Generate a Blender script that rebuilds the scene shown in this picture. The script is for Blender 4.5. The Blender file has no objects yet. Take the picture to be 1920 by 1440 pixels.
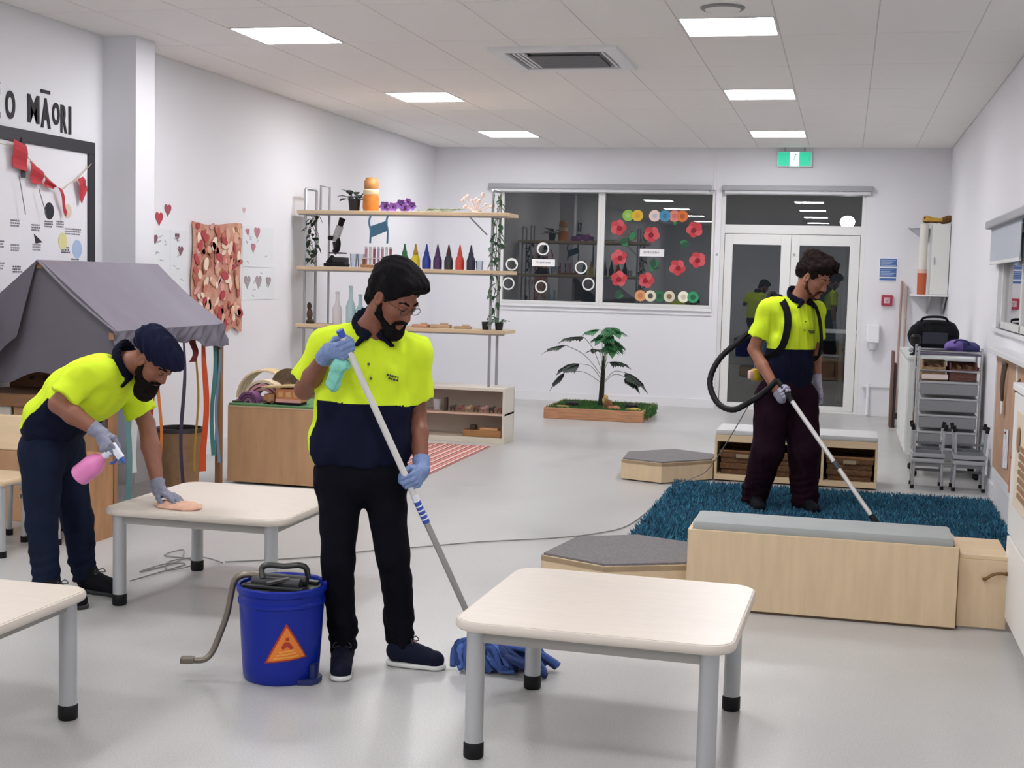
import bpy, bmesh, math, random
import numpy as np
from mathutils import Vector, Matrix, Euler
random.seed(7)
SC = bpy.context.scene
COL = SC.collection

# ------------------------------------------------------------------ camera, world, exposure
cam_d = bpy.data.cameras.new('camera')
cam = bpy.data.objects.new('camera', cam_d)
COL.objects.link(cam)
cam_d.sensor_width = 36.0
cam_d.lens = 36.0 * 2500.0 / 1920.0
cam_d.clip_start, cam_d.clip_end = 0.05, 200
_yaw, _pitch, _roll = math.radians(13.916), math.radians(4.634), math.radians(-1.471)
_f = Vector((-math.sin(_yaw)*math.cos(_pitch), math.cos(_yaw)*math.cos(_pitch), -math.sin(_pitch)))
_r = Vector((math.cos(_yaw), math.sin(_yaw), 0))
_d = _f.cross(_r)
_r2 = math.cos(_roll)*_r + math.sin(_roll)*_d
_d2 = -math.sin(_roll)*_r + math.cos(_roll)*_d
_m = Matrix((_r2, -_d2, -_f)).transposed().to_4x4()
_m.translation = (0, 0, 1.6)
cam.matrix_world = _m
SC.camera = cam

world = bpy.data.worlds.new('night')
SC.world = world
world.use_nodes = True
_bg = world.node_tree.nodes['Background']
_bg.inputs[0].default_value = (.55, .62, .75, 1)
_bg.inputs[1].default_value = 0.03

LAMP = 33.5                    # strength of every ceiling panel
SC.view_settings.view_transform = 'Standard'
SC.view_settings.look = 'None'
SC.view_settings.gamma = 1.0
SC.view_settings.use_curve_mapping = False
SC.view_settings.exposure = 0.0
SC.cycles.use_denoising = True
SC.cycles.max_bounces = 8
SC.cycles.diffuse_bounces = 5
SC.cycles.transparent_max_bounces = 12

# ------------------------------------------------------------------ materials
def lin(c):
    if isinstance(c, str):
        c = [int(c[i:i+2], 16)/255 for i in (0, 2, 4)]
    return tuple(x/12.92 if x <= .04045 else ((x+.055)/1.055)**2.4 for x in c)

MATS = {}
def mat(name, col, rough=.55, metal=0., var=None, bump=None, emit=0., col2=None, spec=.5, trans=0., alpha=1., sheen=0., coat=0.):
    """var=(scale, amount, stretch xyz): slow colour variation; bump=(scale, strength, stretch xyz)."""
    if name in MATS:
        return MATS[name]
    m = bpy.data.materials.new(name)
    m.use_nodes = True
    nt = m.node_tree
    b = nt.nodes['Principled BSDF']
    c = lin(col)
    b.inputs['Base Color'].default_value = (*c, 1)
    b.inputs['Roughness'].default_value = rough
    b.inputs['Metallic'].default_value = metal
    b.inputs['Specular IOR Level'].default_value = spec
    b.inputs['Transmission Weight'].default_value = trans
    b.inputs['Alpha'].default_value = alpha
    b.inputs['Sheen Weight'].default_value = sheen
    b.inputs['Coat Weight'].default_value = coat
    if emit:
        b.inputs['Emission Color'].default_value = (*c, 1)
        b.inputs['Emission Strength'].default_value = emit
    tc = None
    def noise(scale, st, det=3):
        nonlocal tc
        if tc is None:
            tc = nt.nodes.new('ShaderNodeTexCoord')
        mp = nt.nodes.new('ShaderNodeMapping')
        mp.inputs['Scale'].default_value = st
        nt.links.new(tc.outputs['Object'], mp.inputs['Vector'])
        n = nt.nodes.new('ShaderNodeTexNoise')
        n.inputs['Scale'].default_value = scale
        n.inputs['Detail'].default_value = det
        nt.links.new(mp.outputs[0], n.inputs['Vector'])
        return n
    if var:
        n = noise(var[0], var[2] if len(var) > 2 else (1, 1, 1))
        r = nt.nodes.new('ShaderNodeValToRGB')
        a = var[1]
        c2 = lin(col2) if col2 else tuple(min(1, x*(1+a)) for x in c)
        c1 = c if col2 else tuple(x*(1-a) for x in c)
        r.color_ramp.elements[0].color = (*c1, 1)
        r.color_ramp.elements[1].color = (*c2, 1)
        r.color_ramp.elements[0].position = .32
        r.color_ramp.elements[1].position = .68
        nt.links.new(n.outputs['Fac'], r.inputs['Fac'])
        nt.links.new(r.outputs['Color'], b.inputs['Base Color'])
    if bump:
        n = noise(bump[0], bump[2] if len(bump) > 2 else (1, 1, 1), 4)
        bp = nt.nodes.new('ShaderNodeBump')
        bp.inputs['Strength'].default_value = bump[1]
        bp.inputs['Distance'].default_value = .01
        nt.links.new(n.outputs['Fac'], bp.inputs['Height'])
        nt.links.new(bp.outputs['Normal'], b.inputs['Normal'])
    MATS[name] = m
    return m

def stripes(name, cols, axis, period, rough=.9, jitter=.1):
    """flat print: bands of colour across one object axis"""
    if name in MATS:
        return MATS[name]
    m = bpy.data.materials.new(name); m.use_nodes = True
    nt = m.node_tree; b = nt.nodes['Principled BSDF']
    b.inputs['Roughness'].default_value = rough
    tc = nt.nodes.new('ShaderNodeTexCoord'); sp = nt.nodes.new('ShaderNodeSeparateXYZ')
    nt.links.new(tc.outputs['Object'], sp.inputs[0])
    nz = nt.nodes.new('ShaderNodeTexNoise'); nz.inputs['Scale'].default_value = 60
    nt.links.new(tc.outputs['Object'], nz.inputs['Vector'])
    ma = nt.nodes.new('ShaderNodeMath'); ma.operation = 'MULTIPLY_ADD'
    ma.inputs[1].default_value = 1/period; ma.inputs[2].default_value = 100.
    nt.links.new(sp.outputs[axis], ma.inputs[0])
    ad = nt.nodes.new('ShaderNodeMath'); ad.operation = 'MULTIPLY_ADD'
    ad.inputs[1].default_value = jitter
    nt.links.new(nz.outputs['Fac'], ad.inputs[0]); nt.links.new(ma.outputs[0], ad.inputs[2])
    fr = nt.nodes.new('ShaderNodeMath'); fr.operation = 'FRACT'
    nt.links.new(ad.outputs[0], fr.inputs[0])
    r = nt.nodes.new('ShaderNodeValToRGB'); r.color_ramp.interpolation = 'CONSTANT'
    e = r.color_ramp.elements
    while len(e) < len(cols): e.new(.5)
    for i, c in enumerate(cols):
        e[i].position = i/len(cols); e[i].color = (*lin(c), 1)
    nt.links.new(fr.outputs[0], r.inputs['Fac'])
    nt.links.new(r.outputs['Color'], b.inputs['Base Color'])
    MATS[name] = m
    return m

def glass_mat(name, tint=(.93, .95, .96), refl=1.0):
    if name in MATS:
        return MATS[name]
    m = bpy.data.materials.new(name); m.use_nodes = True
    nt = m.node_tree; nt.nodes.remove(nt.nodes['Principled BSDF'])
    out = nt.nodes['Material Output']
    t = nt.nodes.new('ShaderNodeBsdfTransparent'); t.inputs[0].default_value = (*tint, 1)
    g = nt.nodes.new('ShaderNodeBsdfGlossy'); g.inputs['Roughness'].default_value = 0.0
    fr = nt.nodes.new('ShaderNodeFresnel'); fr.inputs[0].default_value = 1.55
    ml = nt.nodes.new('ShaderNodeMath'); ml.operation = 'MULTIPLY'; ml.inputs[1].default_value = refl
    nt.links.new(fr.outputs[0], ml.inputs[0])
    mx = nt.nodes.new('ShaderNodeMixShader')
    nt.links.new(ml.outputs[0], mx.inputs[0]); nt.links.new(t.outputs[0], mx.inputs[1]); nt.links.new(g.outputs[0], mx.inputs[2])
    nt.links.new(mx.outputs[0], out.inputs[0])
    MATS[name] = m
    return m

# ------------------------------------------------------------------ objects
def origin(o):
    v = Vector((0, 0, 0))
    while o is not None:
        v += o.location; o = o.parent
    return v

def tag(o, label=None, cat=None, group=None, kind=None):
    if label: o['label'] = label
    if cat: o['category'] = cat
    if group: o['group'] = group
    if kind: o['kind'] = kind
    return o

def thing(name, label, cat, loc=(0, 0, 0), group=None):
    o = bpy.data.objects.new(name, None)
    COL.objects.link(o); o.location = loc; o.empty_display_size = .1
    return tag(o, label, cat, group)

def dup(root, loc=None, rotz=None, label=None, group=None):
    r = root.copy(); COL.objects.link(r)
    if loc is not None: r.location = loc
    if rotz is not None: r.rotation_euler = (0, 0, rotz)
    if label: r['label'] = label
    if group: r['group'] = group
    for ch in list(root.children):
        c = ch.copy(); COL.objects.link(c); c.parent = r
        for g in list(ch.children):
            d = g.copy(); COL.objects.link(d); d.parent = c
    return r

class MB:
    """collects shapes (in world coordinates) for ONE mesh object"""
    def __init__(s):
        s.v = []; s.f = []; s.mi = []; s.cur = 0
    def add(s, verts, faces):
        n = len(s.v)
        s.v += [tuple(p) for p in verts]
        s.f += [tuple(i+n for i in f) for f in faces]
        s.mi += [s.cur]*len(faces)
        return s
    def box(s, lo, hi, bev=0., M=None):
        x0, y0, z0 = lo; x1, y1, z1 = hi
        if bev <= 0:
            vs = [(x, y, z) for z in (z0, z1) for y in (y0, y1) for x in (x0, x1)]
            fs = [(0, 2, 3, 1), (4, 5, 7, 6), (0, 1, 5, 4), (2, 6, 7, 3), (0, 4, 6, 2), (1, 3, 7, 5)]
        else:
            b = bmesh.new(); bmesh.ops.create_cube(b, size=1)
            for v in b.verts:
                v.co = Vector(((x0+x1)/2+v.co.x*(x1-x0), (y0+y1)/2+v.co.y*(y1-y0), (z0+z1)/2+v.co.z*(z1-z0)))
            bmesh.ops.bevel(b, geom=list(b.edges), offset=min(bev, .49*min(x1-x0, y1-y0, z1-z0)), segments=2, affect='EDGES', profile=.6)
            b.verts.index_update()
            vs = [v.co.copy() for v in b.verts]; fs = [[v.index for v in f.verts] for f in b.faces]; b.free()
        if M is not None: vs = [M @ Vector(v) for v in vs]
        return s.add(vs, fs)
    def cbox(s, c, size, bev=0., rot=None):
        """box at centre c, turned by an Euler rot about its centre"""
        h = [x/2 for x in size]
        M = Matrix.Translation(c) @ (Euler(rot).to_matrix().to_4x4() if rot else Matrix())
        return s.box([-x for x in h], h, bev, M)
    def bar(s, a, b, w, h=None, bev=0.):
        a, b = Vector(a), Vector(b); h = h or w
        q = (b-a).to_track_quat('Z', 'Y').to_matrix().to_4x4()
        return s.box((-w/2, -h/2, 0), (w/2, h/2, (b-a).length), bev, Matrix.Translation(a) @ q)
    def tube(s, pts, r, n=10, caps=True, closed=False):
        pts = [Vector(p) for p in pts]; k = len(pts)
        rs = r if isinstance(r, (list, tuple)) else [r]*k
        vs = []; up = None
        for i, p in enumerate(pts):
            if closed: t = pts[(i+1) % k]-pts[i-1]
            else: t = pts[min(i+1, k-1)]-pts[max(i-1, 0)]
            t.normalize()
            if up is None:
                up = t.orthogonal().normalized()
            else:
                up = (up - t*up.dot(t))
                up = up.normalized() if up.length > 1e-6 else t.orthogonal().normalized()
            w = t.cross(up)
            for j in range(n):
                a = 2*math.pi*j/n
                vs.append(p+(up*math.cos(a)+w*math.sin(a))*rs[i])
        fs = []
        for i in range(k if closed else k-1):
            for j in range(n):
                a, b = i*n, ((i+1) % k)*n
                fs.append((a+j, a+(j+1) % n, b+(j+1) % n, b+j))
        if caps and not closed:
            fs.append(tuple(range(n-1, -1, -1))); fs.append(tuple(range((k-1)*n, k*n)))
        return s.add(vs, fs)
    def cyl(s, a, b, r, r2=None, n=20):
        return s.tube([a, b], [r, r if r2 is None else r2], n)
    def lathe(s, c, prof, n=24, M=None, sx=1., sy=1.):
        """prof: (radius, z) from bottom to top round the axis at c"""
        c = Vector(c); vs = []; k = len(prof)
        for r, z in prof:
            for j in range(n):
                a = 2*math.pi*j/n
                p = Vector((r*math.cos(a)*sx, r*math.sin(a)*sy, z))
                vs.append(c+(M @ p if M is not None else p))
        fs = [(i*n+j, i*n+(j+1) % n, (i+1)*n+(j+1) % n, (i+1)*n+j) for i in range(k-1) for j in range(n)]
        fs.append(tuple(range(n-1, -1, -1))); fs.append(tuple(range((k-1)*n, k*n)))
        return s.add(vs, fs)
    def ell(s, c, r, n=14, M=None):
        c = Vector(c); vs = []; m = n//2
        for i in range(m+1):
            ph = -math.pi/2+math.pi*i/m
            for j in range(n):
                a = 2*math.pi*j/n
                p = Vector((r[0]*math.cos(ph)*math.cos(a), r[1]*math.cos(ph)*math.sin(a), r[2]*math.sin(ph)))
                vs.append(c+(M @ p if M is not None else p))
        return s.add(vs, [(i*n+j, i*n+(j+1) % n, (i+1)*n+(j+1) % n, (i+1)*n+j) for i in range(m) for j in range(n)])
    def prism(s, poly, off):
        """poly: 3-D outline, pushed along the vector off"""
        poly = [Vector(p) for p in poly]; off = Vector(off); n = len(poly)
        vs = poly+[p+off for p in poly]
        return s.add(vs, [tuple(range(n-1, -1, -1)), tuple(range(n, 2*n))]+[(i, (i+1) % n, n+(i+1) % n, n+i) for i in range(n)])
    def sheet(s, fn, nu, nv, thick, nrm=None):
        """a cloth: fn(u,v) -> point, given real thickness"""
        P = [[Vector(fn(i/nu, j/nv)) for j in range(nv+1)] for i in range(nu+1)]
        top = []; bot = []
        for i in range(nu+1):
            for j in range(nv+1):
                a = P[min(i+1, nu)][j]-P[max(i-1, 0)][j]; b = P[i][min(j+1, nv)]-P[i][max(j-1, 0)]
                n = a.cross(b)
                n = n.normalized() if n.length > 1e-9 else Vector((0, 0, 1))
                top.append(P[i][j]+n*thick/2); bot.append(P[i][j]-n*thick/2)
        w = nv+1; N = len(top); fs = []
        for i in range(nu):
            for j in range(nv):
                a = i*w+j
                fs.append((a, a+w, a+w+1, a+1)); fs.append((N+a, N+a+1, N+a+w+1, N+a+w))
        for i in range(nu):
            a, b = i*w, (i+1)*w; fs.append((a, N+a, N+b, b))
            a, b = i*w+nv, (i+1)*w+nv; fs.append((a, b, N+b, N+a))
        for j in range(nv):
            a, b = j, j+1; fs.append((a, b, N+b, N+a))
            a, b = nu*w+j, nu*w+j+1; fs.append((a, N+a, N+b, b))
        return s.add(top+bot, fs)
    def build(s, name, m, parent=None, smooth=False, loc=None, angle=40):
        """links the collected shapes as one object; vertices become relative to its own origin"""
        o0 = origin(parent) if parent is not None else Vector(loc if loc is not None else (0, 0, 0))
        me = bpy.data.meshes.new(name)
        me.from_pydata([tuple(Vector(p)-o0) for p in s.v], [], s.f)
        for x in (m if isinstance(m, (list, tuple)) else [m]): me.materials.append(x)
        if max(s.mi, default=0): me.polygons.foreach_set('material_index', s.mi)
        bm = bmesh.new(); bm.from_mesh(me)
        bmesh.ops.recalc_face_normals(bm, faces=bm.faces); bm.to_mesh(me); bm.free()
        if smooth:
            me.polygons.foreach_set('use_smooth', [True]*len(me.polygons))
            try: me.set_sharp_from_angle(angle=math.radians(angle))
            except Exception: pass
        o = bpy.data.objects.new(name, me); COL.objects.link(o)
        if parent is not None: o.parent = parent
        elif loc is not None: o.location = loc
        return o

def rrect(x0, y0, x1, y1, r, n=5):
    pts = []
    for cx, cy, a0 in ((x1-r, y1-r, 0), (x0+r, y1-r, 90), (x0+r, y0+r, 180), (x1-r, y0+r, 270)):
        for i in range(n+1):
            a = math.radians(a0+90*i/n); pts.append((cx+r*math.cos(a), cy+r*math.sin(a)))
    return pts

def smoothpath(pts, k=6):
    """Catmull-Rom through the points"""
    P = [Vector(p) for p in pts]; out = []
    for i in range(len(P)-1):
        a, b, c, d = P[max(i-1, 0)], P[i], P[i+1], P[min(i+2, len(P)-1)]
        for j in range(k):
            t = j/k
            out.append(.5*((2*b)+(c-a)*t+(2*a-5*b+4*c-d)*t*t+(3*b-a-3*c+d)*t**3))
    out.append(P[-1]); return out

# ------------------------------------------------------------------ smooth implicit shapes (bodies, clothes, hair)
f32 = np.float32
def wob(P, fr, seed=0):
    """cheap smooth noise in [-1,1]"""
    x, y, z = P; r = np.random.RandomState(seed); o = 0
    for i in range(5):
        k = r.normal(size=3); k = k/np.linalg.norm(k)*fr*(.7+.25*i); ph = r.rand()*6.28
        k2 = r.normal(size=3); k2 = k2/np.linalg.norm(k2)*fr*(.7+.25*i)
        o = o+np.sin(k[0]*x+k[1]*y+k[2]*z+ph)*np.sin(k2[0]*x+k2[1]*y+k2[2]*z+2*ph)
    return o/2.2

class SDF:
    def __init__(s):
        s.ops = []
    def _n(s, v): return np.array(v, float)
    def cone(s, a, b, ra, rb, k=.02, lat=None, fac=1., mode='add', cut=None):
        """tapered capsule a->b; lat/fac widen it along one direction; cut=(point, normal) keeps the side the normal leaves"""
        s.ops.append(('cone', s._n(a), s._n(b), ra, rb, k, None if lat is None else s._n(lat)/np.linalg.norm(lat), fac, mode, cut)); return s
    def ell(s, c, r, axes=None, k=.02, mode='add'):
        s.ops.append(('ell', s._n(c), s._n(r), np.eye(3) if axes is None else np.array(axes, float), k, mode)); return s
    def plane(s, p, n, k=0.):
        """keeps what lies against n"""
        n = s._n(n); s.ops.append(('plane', s._n(p), n/np.linalg.norm(n), k)); return s
    def disp(s, fn):
        s.ops.append(('disp', fn)); return s
    def mesh(s, name, mats, res, parent=None, matfn=None, pad=.03, smooth=True, keep=False):
        lo = np.full(3, 1e9); hi = -lo
        for o in s.ops:
            if o[0] == 'cone' and o[8] == 'add':
                r = max(o[3], o[4])*max(1, o[7])+pad
                lo = np.minimum(lo, np.minimum(o[1], o[2])-r); hi = np.maximum(hi, np.maximum(o[1], o[2])+r)
            if o[0] == 'ell' and o[5] == 'add':
                r = max(o[2])+pad; lo = np.minimum(lo, o[1]-r); hi = np.maximum(hi, o[1]+r)
        n = np.ceil((hi-lo)/res).astype(int)+1
        ax = [(lo[i]+res*np.arange(n[i])).astype(f32) for i in range(3)]
        D = np.full(n, .2, f32)
        full = tuple(slice(0, m) for m in n)
        for o in s.ops:
            if o[0] in ('cone', 'ell'):
                if o[0] == 'cone': r = max(o[3], o[4])*max(1, o[7]); l, h = np.minimum(o[1], o[2])-r, np.maximum(o[1], o[2])+r
                else: r = max(o[2]); l, h = o[1]-r, o[1]+r
                k = o[5] if o[0] == 'cone' else o[4]
                mg = k+3*res
                i0 = np.clip(((l-mg-lo)/res).astype(int), 0, n-1); i1 = np.clip(((h+mg-lo)/res).astype(int)+2, 1, n)
                if (i1 <= i0).any(): continue
                w = tuple(slice(a, b) for a, b in zip(i0, i1))
            else: w = full
            X = ax[0][w[0]][:, None, None]; Y = ax[1][w[1]][None, :, None]; Z = ax[2][w[2]][None, None, :]
            if o[0] == 'cone':
                _, a, b, ra, rb, k, lat, fac, mode, cut = o
                ab = b-a; L2 = max(float(ab@ab), 1e-9)
                px, py, pz = X-f32(a[0]), Y-f32(a[1]), Z-f32(a[2])
                t = np.clip((px*f32(ab[0])+py*f32(ab[1])+pz*f32(ab[2]))/f32(L2), 0, 1)
                qx, qy, qz = px-t*f32(ab[0]), py-t*f32(ab[1]), pz-t*f32(ab[2])
                d2 = qx*qx+qy*qy+qz*qz
                if lat is not None:
                    q = qx*f32(lat[0])+qy*f32(lat[1])+qz*f32(lat[2])
                    d2 = d2-q*q*f32(1-1/fac**2)
                d = np.sqrt(np.maximum(d2, 0))-(ra+(rb-ra)*t)
                if cut is not None:
                    cp, cn = s._n(cut[0]), s._n(cut[1]); cn = cn/np.linalg.norm(cn)
                    d = np.maximum(d, (X-f32(cp[0]))*f32(cn[0])+(Y-f32(cp[1]))*f32(cn[1])+(Z-f32(cp[2]))*f32(cn[2]))
            elif o[0] == 'ell':
                _, c, r, A, k, mode = o
                px, py, pz = X-f32(c[0]), Y-f32(c[1]), Z-f32(c[2])
                k0 = k1 = 0
                for i in range(3):
                    u = px*f32(A[i][0])+py*f32(A[i][1])+pz*f32(A[i][2])
                    k0 = k0+(u/f32(r[i]))**2; k1 = k1+(u/f32(r[i]**2))**2
                k0 = np.sqrt(k0); k1 = np.sqrt(k1); d = k0*(k0-1)/np.maximum(k1, 1e-6)
            elif o[0] == 'plane':
                _, p, nn, k = o
                d = (X-f32(p[0]))*f32(nn[0])+(Y-f32(p[1]))*f32(nn[1])+(Z-f32(p[2]))*f32(nn[2]); mode = 'int'
            else:
                D = D+o[1]((X, Y, Z)).astype(f32); continue
            S = D[w]
            if mode == 'add':
                if k > 0:
                    h = np.maximum(k-np.abs(S-d), 0)/k; D[w] = np.minimum(S, d)-h*h*f32(k*.25)
                else: D[w] = np.minimum(S, d)
            else:
                e = -d if mode == 'sub' else d
                if k > 0:
                    h = np.maximum(k-np.abs(S-e), 0)/k; D[w] = np.maximum(S, e)+h*h*f32(k*.25)
                else: D[w] = np.maximum(S, e)
        for i in range(3):                      # closed at the borders
            sl = [slice(None)]*3
            for e in (0, -1):
                sl[i] = e; D[tuple(sl)] = np.maximum(D[tuple(sl)], res)
        V, Q = nets(D, lo, res)
        o0 = np.array(origin(parent)) if parent is not None else np.zeros(3)
        me = bpy.data.meshes.new(name)
        me.vertices.add(len(V)); me.vertices.foreach_set('co', (V-o0).astype(f32).ravel())
        me.loops.add(Q.size); me.loops.foreach_set('vertex_index', Q.ravel().astype(np.int32))
        me.polygons.add(len(Q))
        me.polygons.foreach_set('loop_start', np.arange(0, Q.size, 4, dtype=np.int32))
        for x in (mats if isinstance(mats, (list, tuple)) else [mats]): me.materials.append(x)
        if matfn is not None:
            me.polygons.foreach_set('material_index', matfn(V[Q].mean(1)).astype(np.int32))
        me.polygons.foreach_set('use_smooth', np.ones(len(Q), bool))
        me.update(calc_edges=True); me.validate()
        ob = bpy.data.objects.new(name, me); COL.objects.link(ob)
        if parent is not None: ob.parent = parent
        return ob

def nets(D, lo, res):
    """naive surface nets: quads round every grid edge that changes sign"""
    neg = D < 0; nx, ny, nz = D.shape
    cnt = np.zeros((nx-1, ny-1, nz-1), np.int8)
    for i in (0, 1):
        for j in (0, 1):
            for k in (0, 1): cnt += neg[i:nx-1+i, j:ny-1+j, k:nz-1+k]
    cells = np.argwhere((cnt > 0) & (cnt < 8))
    idx = np.full(cnt.shape, -1, np.int32); idx[tuple(cells.T)] = np.arange(len(cells))
    acc = np.zeros((len(cells), 3)); num = np.zeros(len(cells))
    cor = [(i, j, k) for i in (0, 1) for j in (0, 1) for k in (0, 1)]
    for a in cor:
        for ax in range(3):
            if a[ax]: continue
            b = list(a); b[ax] = 1
            da = D[cells[:, 0]+a[0], cells[:, 1]+a[1], cells[:, 2]+a[2]]; db = D[cells[:, 0]+b[0], cells[:, 1]+b[1], cells[:, 2]+b[2]]
            m = (da < 0) != (db < 0)
            t = np.where(m, da/np.where(m, da-db, 1), 0)
            p = np.array(a, float)[None]+np.zeros((len(cells), 3)); p[:, ax] = t
            acc[m] += p[m]; num[m] += 1
    V = lo+res*(cells+acc/num[:, None])
    quads = []
    for ax in range(3):
        u, v = [(1, 2), (2, 0), (0, 1)][ax]
        s0 = [slice(None)]*3; s1 = [slice(None)]*3
        s0[ax] = slice(0, -1); s1[ax] = slice(1, None)
        e = np.argwhere(neg[tuple(s0)] != neg[tuple(s1)])
        e = e[(e[:, u] > 0) & (e[:, v] > 0) & (e[:, u] < D.shape[u]-1) & (e[:, v] < D.shape[v]-1)]
        if not len(e): continue
        def at_(du, dv):
            c = e.copy(); c[:, u] -= du; c[:, v] -= dv; return idx[tuple(c.T)]
        q = np.stack([at_(1, 1), at_(0, 1), at_(0, 0), at_(1, 0)], 1)
        fl_ = ~neg[tuple(e.T)]
        q[fl_] = q[fl_][:, ::-1]; quads.append(q)
    return V, np.concatenate(quads)
# ------------------------------------------------------------------ the room
XL, XR, YB, YF, ZC = -5.30, 1.16, 16.88, -6.5, 3.254
W_WALL = mat('wall_paint', 'e6e6ea', .75, bump=(90, .03))
W_TRIM = mat('white_trim', 'e6e6e8', .45)
W_FRAME = mat('white_aluminium', 'e4e4e2', .38)
GREY_METAL = mat('grey_metal', 'a9abaf', .38, .6)
CHROME = mat('chrome', 'c8cacd', .18, 1.)
BLACK = mat('black_rubber', '0e0e11', .6, spec=.3)
SLAB_GREY = mat('joint_grey', '9d9b9a', .8)  # plain grey of the ceiling backing slab, seen in the tile joints

def structure(o):
    o['kind'] = 'structure'; return o

# floor: pale grey sheet vinyl with scuffs, polished
def floor_mat():
    m = mat('floor_vinyl', 'bfbfbd', .22, spec=.5)
    nt = m.node_tree; b = nt.nodes['Principled BSDF']
    tc = nt.nodes.new('ShaderNodeTexCoord')
    def nz(scale, det, st=(1, 1, 1)):
        mp = nt.nodes.new('ShaderNodeMapping'); mp.inputs['Scale'].default_value = st
        nt.links.new(tc.outputs['Object'], mp.inputs['Vector'])
        n = nt.nodes.new('ShaderNodeTexNoise'); n.inputs['Scale'].default_value = scale; n.inputs['Detail'].default_value = det
        nt.links.new(mp.outputs[0], n.inputs['Vector']); return n
    n1 = nz(1.1, 5, (1, .6, 1)); r1 = nt.nodes.new('ShaderNodeValToRGB')
    r1.color_ramp.elements[0].position = .3; r1.color_ramp.elements[1].position = .72
    r1.color_ramp.elements[0].color = (*lin('b4b3b1'), 1); r1.color_ramp.elements[1].color = (*lin('c2c2c0'), 1)
    nt.links.new(n1.outputs['Fac'], r1.inputs['Fac'])
    n2 = nz(140, 2); r2 = nt.nodes.new('ShaderNodeValToRGB')
    r2.color_ramp.elements[0].position = .38; r2.color_ramp.elements[1].position = .62
    r2.color_ramp.elements[0].color = (.86, .86, .86, 1); r2.color_ramp.elements[1].color = (1, 1, 1, 1)
    nt.links.new(n2.outputs['Fac'], r2.inputs['Fac'])
    mx = nt.nodes.new('ShaderNodeMix'); mx.data_type = 'RGBA'; mx.blend_type = 'MULTIPLY'; mx.inputs[0].default_value = 1
    nt.links.new(r1.outputs[0], mx.inputs[6]); nt.links.new(r2.outputs[0], mx.inputs[7])
    # soft smears where the floor is still being cleaned
    n3 = nz(2.6, 6, (1, .45, 1)); r3 = nt.nodes.new('ShaderNodeMapRange'); r3.clamp = True
    r3.inputs[1].default_value = .42; r3.inputs[2].default_value = .60; r3.inputs[3].default_value = .86; r3.inputs[4].default_value = 1.0
    nt.links.new(n3.outputs['Fac'], r3.inputs[0])
    n4 = nz(.7, 2); r4 = nt.nodes.new('ShaderNodeValToRGB'); r4.color_ramp.elements[0].position = .52; r4.color_ramp.elements[1].position = .66
    nt.links.new(n4.outputs['Fac'], r4.inputs['Fac'])
    mx2 = nt.nodes.new('ShaderNodeMix'); mx2.data_type = 'RGBA'; mx2.blend_type = 'MULTIPLY'
    nt.links.new(r4.outputs[0], mx2.inputs[0]); nt.links.new(mx.outputs[2], mx2.inputs[6]); nt.links.new(r3.outputs[0], mx2.inputs[7])
    nt.links.new(mx2.outputs[2], b.inputs['Base Color'])
    r5 = nt.nodes.new('ShaderNodeMapRange'); r5.inputs[3].default_value = .285; r5.inputs[4].default_value = .36; r5.inputs[1].default_value = .25; r5.inputs[2].default_value = .8
    nt.links.new(n1.outputs['Fac'], r5.inputs[0]); nt.links.new(r5.outputs[0], b.inputs['Roughness'])
    return m
structure(MB().box((XL-.2, YF-.2, -.12), (XR+.25, YB+.1, 0)).build('floor', floor_mat()))
structure(MB().box((XL-.2, YF-.2, 0), (XL, YB+.2, ZC+.2)).build('wall_left', W_WALL))
structure(MB().box((XL, YF-.2, 0), (XR, YF, ZC+.2)).build('wall_front', W_WALL))

# back wall with the window and door openings
WX0, WX1, WZ0, WZ1 = -4.40, -1.62, 1.25, 2.73
DX0, DX1, DZ1 = -1.55, 0.20, 2.73
w = MB()
w.box((XL, YB, 0), (WX0, YB+.2, ZC+.2)).box((WX0, YB, 0), (WX1, YB+.2, WZ0)).box((WX0, YB, WZ1), (DX1, YB+.2, ZC+.2))
w.box((WX1, YB, 0), (DX0, YB+.2, WZ1)).box((DX1, YB, 0), (XR, YB+.2, ZC+.2))
structure(w.build('wall_back', W_WALL))
# right wall with a high window near the camera
RX0, RX1, RZ0, RZ1 = 5.6, 11.15, 1.29, 2.06
w = MB()
w.box((XR, YF, 0), (XR+.2, RX0, ZC+.2)).box((XR, RX1, 0), (XR+.2, YB+.2, ZC+.2))
w.box((XR, RX0, 0), (XR+.2, RX1, RZ0)).box((XR, RX0, RZ1), (XR+.2, RX1, ZC+.2))
structure(w.build('wall_right', W_WALL))
# column in front of the left wall, panel joints of the back wall
structure(MB().box((XL, 8.80, 0), (-5.03, 9.07, ZC)).build('trim_1', mat('column_paint', 'dcdce1', .6)))
structure(MB().box((-1.652, YB-.012, WZ1), (-1.636, YB, ZC)).build('trim_2', W_TRIM))
structure(MB().box((WX0, YB-.014, 1.165), (WX1, YB, 1.185)).build('trim_3', W_TRIM))
b = MB().box((XL, YB-.018, 0), (DX0, YB, .11)).box((DX1, YB-.018, 0), (XR, YB, .11)); structure(b.build('baseboard_back', W_TRIM))
b = MB().box((XL, YF, 0), (XL+.018, 8.8, .11)).box((XL, 9.07, 0), (XL+.018, YB-.018, .11)); structure(b.build('baseboard_left', W_TRIM))
b = MB().box((XR-.018, YF, 0), (XR, YB-.018, .11)); structure(b.build('baseboard_right', mat('light_skirting', 'd8dade', .5)))

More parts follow.
